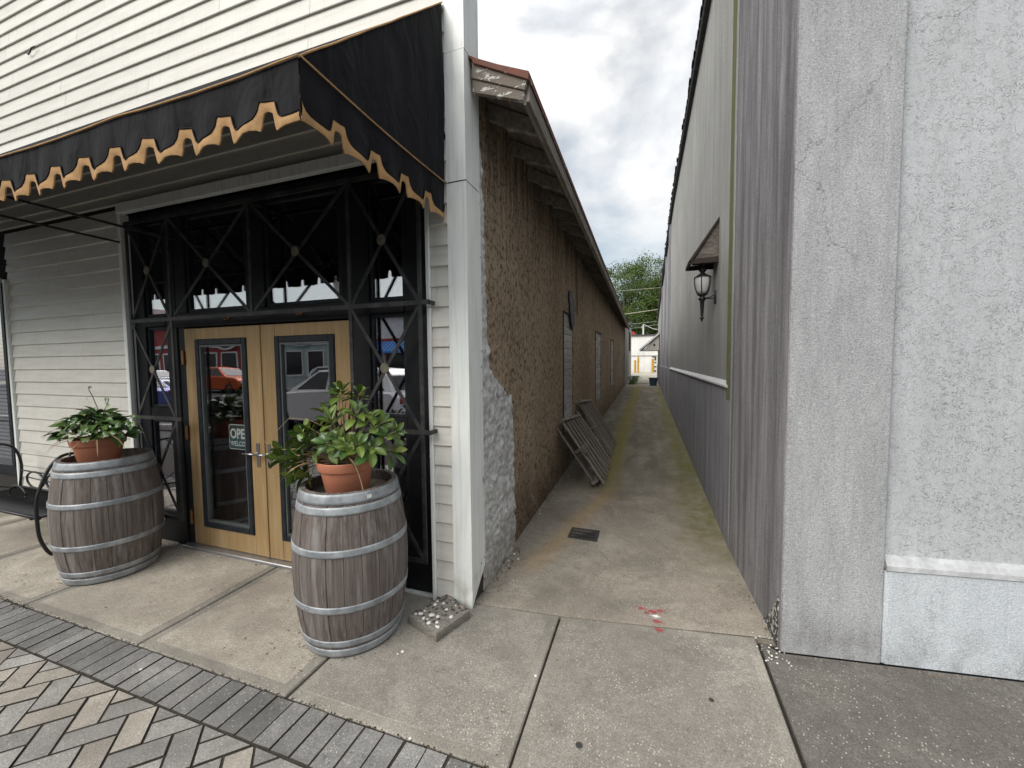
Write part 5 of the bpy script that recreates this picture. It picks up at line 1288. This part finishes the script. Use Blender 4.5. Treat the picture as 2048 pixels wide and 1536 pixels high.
for x in (XB, XB-1.35):
    tube('front_leg', smoothpts([(x, 1.90, 0), (x, 1.865, .06), (x, 1.83, .18), (x, 1.822, .32), (x, 1.825, .48), (x, 1.85, .60), (x, 1.91, .755), (x, 1.975, .84), (x, 2.04, .865), (x, 2.12, .86)]), .0135)
    tube('rear_leg', smoothpts([(x, 2.28, 0), (x, 2.24, .2), (x, 2.22, .38), (x, 2.24, .62), (x, 2.20, .80), (x, 2.12, .86)]), .012)
    tube('side_rail', [(x, 1.825, .36), (x, 2.22, .38)], .012)
    tube('arm_scroll', smoothpts([(x, 2.06, .86), (x, 1.96, .72), (x, 1.93, .60), (x, 1.97, .50), (x, 2.10, .42), (x, 2.2, .39)]), .006)
tube('seat_rail', [(XB, 1.835, .35), (XB-1.35, 1.835, .35)], .014); tube('seat_rail', [(XB, 2.22, .39), (XB-1.35, 2.22, .39)], .012)
for i in range(16):
    y = 1.85+i*.0235; tube('seat_wire', smoothpts([(XB, y, .36), (XB-.4, y, .345), (XB-.95, y, .345), (XB-1.35, y, .36)], 3), .003, n=5)
for i in range(54):
    x = XB-.025*(i+.5); tube('seat_slat', [(x, 1.835, .352), (x, 2.22, .385)], .0045, n=5)
tube('back_rail', [(XB, 2.235, .56), (XB-1.35, 2.235, .56)], .007)
for cx_ in (-5.66, -6.02): tube('back_scroll', [(cx_+.16*math.cos(t), 2.235, .475+.085*math.sin(t)) for t in [i*math.pi/12 for i in range(25)]], .0095)
tube('back_scroll', [(-5.86+.15*math.cos(t), 2.05, .40+.085*math.sin(t)) for t in [i*math.pi/12 for i in range(25)]], .009)
tube('back_scroll', smoothpts([(XB, 2.2, .70), (-5.12, 2.235, .57), (-5.3, 2.235, .50), (-5.7, 2.235, .475), (-6.2, 2.235, .50)]), .005)

# ================================================================== PEBBLE STEP STONE
ss = empty('stepping_stone', (-1.20, 2.13, 0), 'square pebble-studded concrete block at the foot of the corner post', 'stone block')
P4 = [(-1.432, 2.085), (-1.172, 1.985), (-1.078, 2.245), (-1.30, 2.375)]
mb = MB(); rows = []; n = 14; H_ = .062
def bil(u, v): return [(P4[0][k_]*(1-u)*(1-v)+P4[1][k_]*u*(1-v)+P4[2][k_]*u*v+P4[3][k_]*(1-u)*v) for k_ in (0, 1)]
for j in range(n+1):
    r_ = []
    for i in range(n+1):
        x, y = bil(i/n, j/n); e_ = min(i, n-i, j, n-j); r_.append((x, y, H_-(.006 if e_ == 0 else 0)+.004*mn.noise(Vector((x*40, y*40, 0)))))
    rows.append(r_)
mb.grid(rows)
per_ = [rows[0][i] for i in range(n+1)]+[rows[j][n] for j in range(1, n+1)]+[rows[n][i] for i in range(n-1, -1, -1)]+[rows[j][0] for j in range(n-1, 0, -1)]
cxm = sum(p[0] for p in P4)/4; cym = sum(p[1] for p in P4)/4
mid_ = [(p[0]+(p[0]-cxm)*.02+.003*mn.noise(Vector((p[0]*50, p[1]*50, 3))), p[1]+(p[1]-cym)*.02, H_*.55) for p in per_]; bot_ = [(p[0], p[1], -.001) for p in per_]
mb.grid([per_+[per_[0]], mid_+[mid_[0]], bot_+[bot_[0]]]); mb.build('block', M['stone_mix'], ss, smooth=False)
rr = random.Random(9); big_ = [(.45, .30, .019, 'peb_white'), (.22, .17, .017, 'peb_white'), (.40, .12, .013, 'peb_white'), (.62, .10, .014, 'peb_white'), (.60, .35, .013, 'peb_white'), (.18, .55, .013, 'peb_white'), (.30, .70, .011, 'peb_white'), (.85, .55, .015, 'peb_white'), (.55, .62, .011, 'peb_white'), (.75, .22, .011, 'peb_white')]
used = []
for u, v, r_, mt in big_+[(rr.uniform(.06, .94), rr.uniform(.06, .96), rr.uniform(.006, .012), rr.choice(['peb_dark', 'peb_dark', 'peb_dark', 'peb_tan', 'peb_white'])) for _ in range(90)]:
    x, y = bil(u, v)
    if any((x-a_)**2+(y-b_)**2 < (r_+c_)**2*.8 for a_, b_, c_ in used): continue
    used.append((x, y, r_)); fx = rr.uniform(.65, 1.0); m_ = MB(); m_.lathe([(r_, -.004), (r_*.96, .002), (r_*.6, .005), (.0001, .006 if mt != 'peb_white' else .002)], 10)
    me = m_.mesh('pebble', M[mt], True); me.transform(Matrix.Diagonal((1, fx, 1, 1))); o = link('pebble', me, ss, False); o.location = (x+1.20, y-2.13, H_+.001); o.rotation_euler = (rr.uniform(-.2, .2), rr.uniform(-.2, .2), rr.uniform(0, 3))

# ================================================================== PALLETS
def pallet(name, yb0, yb1, xb_, zt_, xt_, label, seed, extra=False):
    """leans against the alley wall; local axes: v along the alley, w up the slope"""
    rr = random.Random(seed); z0 = gz(yb0); B0 = Vector((xb_, yb0, z0+.02)); T0 = Vector((xt_, yb0+.16, zt_)); w_ = (T0-B0); Lw = w_.length; w_.normalize()
    v = Vector((0, 1, .024)).normalized(); nn = v.cross(w_).normalized()
    if nn.x < 0: nn = -nn
    W_ = yb1-yb0; root = empty('pallet', B0, label, 'pallet', 'old wooden pallets leaning on the alley wall')
    def bx(v0, v1, w0, w1, n0, n1, nm):
        m_ = MB(); vs = []
        for n_ in (n0, n1):
            for (a_, b_) in ((v0, w0), (v1, w0), (v1, w1), (v0, w1)): vs.append(B0+v*a_+w_*b_+nn*n_)
        m_.add(vs, [(3,2,1,0),(4,5,6,7),(0,1,5,4),(1,2,6,5),(2,3,7,6),(3,0,4,7)]); me = m_.mesh(nm, M['pallet'])
        # slats run up the slope: store vertices in a frame whose z is the slope direction
        mid = sum((Vector(x) for x in vs), Vector())/8; fr_ = Matrix((v, nn, w_)).transposed(); me.transform(Matrix.Translation(-mid)); me.transform(fr_.inverted().to_4x4())
        import bmesh; bm = bmesh.new(); bm.from_mesh(me); bmesh.ops.recalc_face_normals(bm, faces=bm.faces); bm.to_mesh(me); bm.free()
        o = bpy.data.objects.new(nm, me); COL.objects.link(o); o.parent = root; o.matrix_local = Matrix.Translation(mid-Vector(root.location)) @ fr_.to_4x4()
        b_ = o.modifiers.new('bevel', 'BEVEL'); b_.width = .003; b_.limit_method = 'ANGLE'
    ns = 7; sw = .075; 
    for i in range(ns):
        a_ = (W_-sw)*i/(ns-1)+rr.uniform(-.008, .008) if 0 < i < ns-1 else (W_-sw)*i/(ns-1)
        bx(a_, a_+sw, 0, Lw-rr.uniform(0, .02), .0, .018, 'slat')
    for w0 in (.0, Lw/2-.02, Lw-.045): bx(0, W_, w0, w0+.04, -.09, -.001, 'stringer')
    for i in range(3):
        a_ = (W_-sw)*i/2; bx(a_, a_+sw, 0, Lw, -.108, -.091, 'bottom_slat')
    if extra: bx(-.01, .10, Lw*.47, Lw*.47+.06, .018, .055, 'block')
    return root
pallet('p', 4.98, 6.10, -.57, .86, -1.03, 'nearer weathered pallet with a broken block, leaning on the brown wall', 1, True)
pallet('p', 6.30, 7.45, -.60, .97, -1.03, 'farther weathered pallet leaning on the brown wall behind another pallet', 2)

# ================================================================== ALLEY END
wb = empty('white_building', (0, 33, gz(33)), 'whitewashed block building facing the far end of the alley', 'building')
mb = MB(); mb.box(-14, 12, 33.4, 40, .4, 3.62); mb.build('wall', M['whitewash'], wb)
mb = MB(); mb.box(-14.1, 12, 33.3, 33.5, 3.62, 3.74); mb.build('coping', M['tile'], wb)
mb = MB(); mb.box(-14, 12, 33.37, 33.41, 2.02, 2.08); mb.build('band', M['annex'], wb)
rr = random.Random(12)
for i in range(26):
    z = .8+i*.11; 
    for j in range(2):
        if rr.random() < .75:
            x = .22+j*.2+rr.uniform(-.02, .02); mb = MB(); mb.box(x, x+.17, 33.365, 33.40, z, z+.09);
            if z < 2: mb.build('exposed_block', M['tile'] if rr.random() < .6 else M['whitewash'], wb)
mb = MB(); mb.box(.55, .62, 33.3, 33.4, .72, 2.0); mb.build('downpipe', M['white_wall'], wb)
vp = empty('roof_vent_pipe', (-.35, 34, 3.7), 'white vent pipe with antenna arm standing on the white building roof', 'vent pipe')
mb = MB(); mb.tube([(-.45, 34, 3.7), (-.45, 34, 4.55)], .06, 8); mb.build('pipe', M['white_wall'], vp); mb = MB(); mb.tube([(-.45, 34, 4.2), (-.6, 34, 4.35), (-.45, 34, 4.6), (.3, 34, 4.2), (.9, 34, 4.1)], .02, 5); mb.build('arm', M['white_wall'], vp)
mb = MB(); mb.prism([(-1.75, 3.74), (-1.05, 3.74), (-1.1, 4.02), (-1.6, 4.06)], 'y', 34, 35); tag(mb.build('rooftop_box', M['red_wall'], bevel=.03), 'faded red box on the flat roof of the white building', 'box')
def bollard(x, y, h, r_, label):
    m_ = MB(); m_.lathe([(.0001, 0), (r_, 0), (r_, h-.04), (r_*.8, h-.01), (.0001, h)], 14); o = m_.build('bollard', M['yellow_paint']); o.location = (x, y, gz(y)); tag(o, label, 'bollard', 'yellow bollards in front of the white building')
bollard(-1.02, 32.6, 1.0, .085, 'shorter yellow bollard, leftmost before the white wall'); bollard(-.78, 32.2, 1.25, .075, 'taller weathered yellow bollard beside the shortest one'); bollard(.28, 32.6, 1.1, .10, 'yellow bollard right of the peeling blocks on the white wall')
for i, (za, zb, lb) in enumerate(((6.55, 6.6, 'topmost overhead wire crossing the trees'), (4.95, 5.25, 'thicker pale overhead wire second from the top'), (4.2, 4.42, 'thin overhead wire third from the top'), (3.9, 4.25, 'lowest sagging overhead wire above the white roof'))):
    mb = MB(); pts = []
    for k_ in range(25):
        x = -12+k_; t = k_/24; pts.append((x, 29, (za*1.0+(zb-za)*((x+1.2)/1.7 if abs(x) < 30 else 0)*1.0) if False else za+(zb-za)*(x+1.2)/1.8*.6 - .0*t))
    mb.tube(pts, .022 if i == 1 else .012, 5); tag(mb.build('overhead_wire', M['lot'] if i < 2 else M['alu']), lb, 'wire', 'wires crossing behind the alley')
# weeds at the foot of the annex
mb = MB(); rr = random.Random(14)
for i in range(1500):
    x, y = -1.0+abs(rr.gauss(0, .22)), rr.uniform(21, 27.5); h = rr.uniform(.03, .12)*(1 if x < -.6 else .5); a_ = rr.uniform(0, 6.28); z = gz(y)
    dx, dy = .012*math.cos(a_), .012*math.sin(a_); mb.add([(x-dx, y-dy, z), (x+dx, y+dy, z), (x+rr.uniform(-.05, .05), y+rr.uniform(-.05, .05), z+h)], [(0,1,2)])
tag(mb.build('weeds', M['foliage'], fix=False), 'low green weeds growing along the annex wall', 'weeds', kind='stuff')

# trees
def tree(x, y, h, rad_, seed, label, cz=.6):
    rr = random.Random(seed); root = empty('tree', (x, y, .7), label, 'tree', 'leafy trees behind the white building')
    m_ = MB(); m_.tube([(x, y, .6), (x+.1, y, h*.25), (x-.1, y+.1, h*.45), (x+.1, y, h*.75)], [.35, .28, .2, .08], 10)
    lim = []
    for i in range(9):
        a_ = rr.uniform(0, 6.28); z = h*rr.uniform(.3, .6); e_ = Vector((x+rad_*.7*math.cos(a_), y+rad_*.7*math.sin(a_), z+h*.25)); m_.tube([(x, y, z), ((x+e_.x)/2, (y+e_.y)/2, (z+e_.z)/2+.3), e_], [.12, .08, .03], 6); lim.append(e_)
    m_.build('trunk', M['bark'], root, smooth=True)
    m_ = MB(); vs = []; fs = []; k_ = 0
    cl = []
    for i in range(210):
        a_ = rr.uniform(0, 6.28); u = rr.uniform(-1, 1); r__ = rr.random()**.35; s3 = math.sqrt(1-u*u)
        cl.append((Vector((x+rad_*r__*s3*math.cos(a_), y+rad_*r__*s3*math.sin(a_), h*cz+h*(1-cz)*r__*u*1.02)), rr.uniform(.55, 1.15)))
    for c0, cr_ in cl:
        for i in range(150):
            d = Vector((rr.gauss(0, 1), rr.gauss(0, 1), rr.gauss(0, .62)))*cr_*.5; p = c0+d; s_ = rr.uniform(.05, .10)
            n1_ = Vector((rr.uniform(-1, 1), rr.uniform(-1, 1), rr.uniform(.2, 1))).normalized(); ex = n1_.cross(Vector((rr.uniform(-1, 1), rr.uniform(-1, 1), 0))).normalized(); ey = n1_.cross(ex)
            vs += [p-ex*s_, p+ey*s_*.6, p+ex*s_, p-ey*s_*.6]; fs.append((k_, k_+1, k_+2, k_+3)); k_ += 4
    m_.add(vs, fs); m_.build('crown', M['foliage'], root, fix=False)
tree(-2.6, 44, 11.8, 3.7, 1, 'leafy tree whose crown shows at the left of the alley gap')
tree(.4, 46, 12.9, 3.7, 2, 'tall leafy tree in the middle of the alley gap')
tree(3.2, 43, 11.0, 3.4, 3, 'leafy tree half hidden by the grey building roof edge', .58)
tree(-6.2, 48, 9.6, 3.4, 4, 'leafy tree hidden mostly behind the brown building', .55)

# ================================================================== ACROSS THE STREET (seen in the shop glass)
def frontage(x0, x1, h, mat, label, trimm, seed, awn=None, signs=()):
    root = empty('street_building', ((x0+x1)/2, -19.5, 0), label, 'building'); Y = -19
    m_ = MB(); m_.box(x0, x1, -27, Y, -.05, h); m_.build('wall', M[mat], root)
    m_ = MB(); m_.box(x0-.05, x1+.05, Y, Y+.25, h-.35, h); m_.build('cornice', M[trimm], root, bevel=.03)
    m_ = MB(); m_.box(x0, x1, Y, Y+.12, 3.15, 3.4); m_.build('belt_course', M[trimm], root)
    n = max(2, int((x1-x0)/2.2)); w_ = (x1-x0)/n
    for i in range(n):
        a_, b_ = x0+w_*i+.25, x0+w_*(i+1)-.25
        for z0_, z1_, in ((.7, 2.75), (4.2, 5.7)):
            if z1_ > h-.5: continue
            m_ = MB(); m_.box(a_, a_+.12, Y, Y+.07, z0_, z1_); m_.box(b_-.12, b_, Y, Y+.07, z0_, z1_); m_.box(a_+.12, b_-.12, Y, Y+.07, z0_, z0_+.12); m_.box(a_+.12, b_-.12, Y, Y+.07, z1_-.12, z1_); m_.build('window_frame', M[trimm], root)
            m_ = MB(); m_.box(a_+.12, b_-.12, Y, Y+.03, z0_+.12, z1_-.12); m_.build('window', M['car_glass'], root)
    if awn:
        m_ = MB(); m_.prism([(Y, 3.3), (Y, 2.5), (Y+1.2, 2.35), (Y+1.2, 2.5)], 'x', awn[0], awn[1]); m_.build('awning', M['stripes'], root)
    for (sx, sz, rx_, rz_, sm, bm_) in signs:
        m_ = MB(); m_.prism([(sx+rx_*math.cos(t), sz+rz_*math.sin(t)) for t in [i*math.pi/14 for i in range(28)]], 'y', Y+.14, Y+.20); m_.build('sign_rim', M[bm_], root)
        m_ = MB(); m_.prism([(sx+rx_*.84*math.cos(t), sz+rz_*.8*math.sin(t)) for t in [i*math.pi/14 for i in range(28)]], 'y', Y+.20, Y+.22); m_.build('sign_face', M[sm], root)
frontage(-62, -44, 7.0, 'white_wall', 'white painted shop row building across the street, farthest left', 'annex', 1)
frontage(-44, -29.6, 5.2, 'red_wall', 'red painted shopfront with white trim and an oval sign across the street', 'white_wall', 2, signs=((-33.3, 3.75, 1.5, .85, 'peb_dark', 'white_wall'),))
frontage(-29.6, -20.5, 6.0, 'teal_wall', 'pale teal shopfront with a green oval sign across the street', 'white_wall', 3, signs=((-25.4, 3.8, 1.6, .75, 'green_sign', 'teal_wall'),))
frontage(-20.5, -10, 5.2, 'white_wall', 'white shop with a blue striped awning across the street', 'red_wall', 4, awn=(-20, -10.6))
frontage(-10, 4, 6.4, 'teal_wall', 'wide pale teal shop building across the street', 'white_wall', 5)
frontage(4, 24, 5.6, 'annex', 'grey block building across the street, farthest right', 'white_wall', 6)
def car(x, y, rz, mat, label, suv=False):
    root = empty('parked_car', (x, y, -.15), label, 'car', 'cars parked along the street', rz=rz)
    L, W, Hh = (4.7, 1.86, 1.68) if suv else (4.5, 1.8, 1.46)
    if suv:
        body = [(-2.35, .45), (-2.33, .95), (-2.2, 1.08), (-1.0, 1.12), (0, 1.10), (1.0, 1.06), (1.95, .98), (2.28, .80), (2.35, .45), (2.2, .28), (-2.2, .28)]
        cab = [(-2.22, 1.06), (-1.98, 1.50), (-1.6, 1.64), (-.6, 1.68), (.25, 1.62), (1.15, 1.05)]
    else:
        body = [(-2.25, .45), (-2.22, .90), (-2.0, 1.0), (-1.0, .98), (0, .95), (.9, .93), (1.85, .80), (2.2, .64), (2.25, .42), (2.1, .25), (-2.1, .25)]
        cab = [(-1.75, .97), (-1.15, 1.36), (-.5, 1.45), (.1, 1.42), (1.05, .92)]
    def shell(poly, w0, w1, nm, mt, zlo, zhi):
        m_ = MB(); secs = []
        for s_, k_ in ((-1, .90), (-.93, 1), (.93, 1), (1, .90)):
            sec = []
            for px_, pz_ in poly:
                t = min(1, max(0, (pz_-zlo)/(zhi-zlo))); wd = w0+(w1-w0)*t; sec.append((px_*(1 if abs(s_) < 1 else .985), s_*wd/2, zlo+(pz_-zlo)*(1 if abs(s_) < 1 else .96)))
            secs.append(sec+[sec[0]])
        m_.grid(secs); n = len(poly); m_.add(secs[0][:n], [tuple(range(n))]); m_.add(secs[-1][:n], [tuple(range(n))[::-1]])
        return m_.build(nm, M[mt], root, world=False, bevel=.03, seg=2)
    shell(body, W*.97, W, 'body', mat, .25, 1.0); shell(cab, W*.93, W*.70, 'cabin', mat, cab[0][1], Hh)
    # side windows and screens proud of the cabin
    zl, zh = cab[0][1]+.06, Hh-.10
    def gx(z, side):   # x limits of cabin at height z
        xs__ = []
        for (xa, za), (xb, zb) in zip(cab, cab[1:]):
            if (za-z)*(zb-z) <= 0 and za != zb: xs__.append(xa+(xb-xa)*(z-za)/(zb-za))
        return (min(xs__), max(xs__)) if len(xs__) > 1 else (cab[0][0], cab[-1][0])
    for s_ in (-1, 1):
        def P(xx, z): t = (z-cab[0][1])/(Hh-cab[0][1]); wd = W*.93+(W*.70-W*.93)*t; return (xx, s_*(wd/2+.006), z)
        l0, l1 = gx(zl, s_), gx(zh, s_)
        mid = -.2
        for a0_, a1_, b0_, b1_ in ((l0[0]+.22, mid-.04, l1[0]+.25, mid-.04), (mid+.04, l0[1]-.2, mid+.04, l1[1]-.12)):
            m_ = MB(); m_.add([P(a0_, zl), P(a1_, zl), P(b1_, zh), P(b0_, zh)], [(0,1,2,3)]); m_.build('side_window', M['car_glass'], root, world=False)
    for (xa, za), (xb, zb), nm in ((cab[-1], cab[-2], 'windscreen'), (cab[0], cab[1], 'rear_window')):
        w0_, w1_ = W*.80, W*.66; o_ = .012 if nm == 'windscreen' else -.012
        m_ = MB(); p0 = (xa+(xb-xa)*.12+o_, za+(zb-za)*.12+.012); p1 = (xa+(xb-xa)*.9+o_, za+(zb-za)*.9+.012)
        m_.add([(p0[0], -w0_/2, p0[1]), (p0[0], w0_/2, p0[1]), (p1[0], w1_/2, p1[1]), (p1[0], -w1_/2, p1[1])], [(0,1,2,3)]); m_.build(nm, M['car_glass'], root, world=False)
    for sx in (-1.42, 1.40):
        for s_ in (-1, 1):
            m_ = MB(); pr = [(.16, -.11), (.30, -.11), (.345, -.08), (.345, .08), (.30, .11), (.16, .11)]; m_.lathe(pr, 24); me = m_.mesh('tyre', M['rubber'], True); me.transform(Matrix.Translation((sx, s_*(W/2-.12), .345)) @ Matrix.Rotation(R(90), 4, 'X')); wh = link('wheel', me, root, False)
            m_ = MB(); m_.lathe([(.0001, .085), (.07, .09), (.20, .075), (.225, .09), (.225, -.09), (.20, -.075), (.07, -.09), (.0001, -.085)], 10); me = m_.mesh('rim', M['alu'], False); me.transform(Matrix.Translation((sx, s_*(W/2-.115), .345)) @ Matrix.Rotation(R(90), 4, 'X')); r2 = link('rim', me, wh, False)
    for s_ in (-1, 1):
        m_ = MB(); m_.box(-L/2-.012, -L/2+.25, s_*W*.33-.16, s_*W*.33+.20 if s_ < 0 else s_*W*.33+.16, .78, .93); m_.build('tail_light', M['red_lens'], root, world=False, bevel=.02)
        m_ = MB(); m_.box(L/2-.28, L/2-.01, s_*W*.36-.15, s_*W*.36+.13, .62, .76); m_.build('headlight', M['frost'], root, world=False, bevel=.03)
    m_ = MB(); m_.box(-L/2-.02, L/2+.02, -W/2+.12, W/2-.12, .22, .40); m_.build('bumper', M['rubber'], root, world=False, bevel=.03)
    return root
car(-8.2, -4.3, math.pi, 'white_car', 'white sport utility car parked at the near kerb opposite the doors', True)
car(-18.6, -4.2, math.pi, 'blue_car', 'blue saloon car parked at the near kerb')
car(-26.5, -13.9, 0, 'orange_car', 'orange hatchback parked on the far side of the street', True)
car(-33.5, -13.9, 0, 'silver_car', 'silver saloon car parked on the far side of the street')
car(-2.5, -4.2, math.pi, 'silver_car', 'silver saloon car parked at the near kerb behind the white car')
car(-16.5, -13.9, 0, 'silver_car', 'silver tall car parked on the far side near the blue awning', True)
lp = empty('street_lamp', (-6.4, -2.2, 0), 'black post street lamp with lantern head near the kerb', 'street lamp')
m_ = MB(); m_.lathe([(.14, 0), (.14, .15), (.07, .5), (.045, .9), (.04, 3.0), (.07, 3.05), (.03, 3.12), (.0001, 3.12)], 14, (-6.4, -2.2, 0)); m_.build('post', M['lamp_iron'], lp, smooth=True)
m_ = MB(); m_.lathe([(.07, 3.12), (.15, 3.45), (.0001, 3.45)], 8, (-6.4, -2.2, 0)); m_.build('lantern_glass', M['frost'], lp)
m_ = MB(); m_.lathe([(.18, 3.45), (.16, 3.5), (.04, 3.66), (.03, 3.8), (.0001, 3.84)], 8, (-6.4, -2.2, 0)); m_.build('cap', M['lamp_iron'], lp)

# bits on the clapboards
m_ = MB(); m_.tube([(-5.86, 2.335, 4.765), (-5.83, 2.335, 4.735), (-5.78, 2.33, 4.745), (-5.76, 2.33, 4.775), (-5.70, 2.33, 4.775)], .006, 6); tag(m_.build('wire_stub', M['iron']), 'small bent wire stub sticking out of the upper clapboards', 'wire stub')
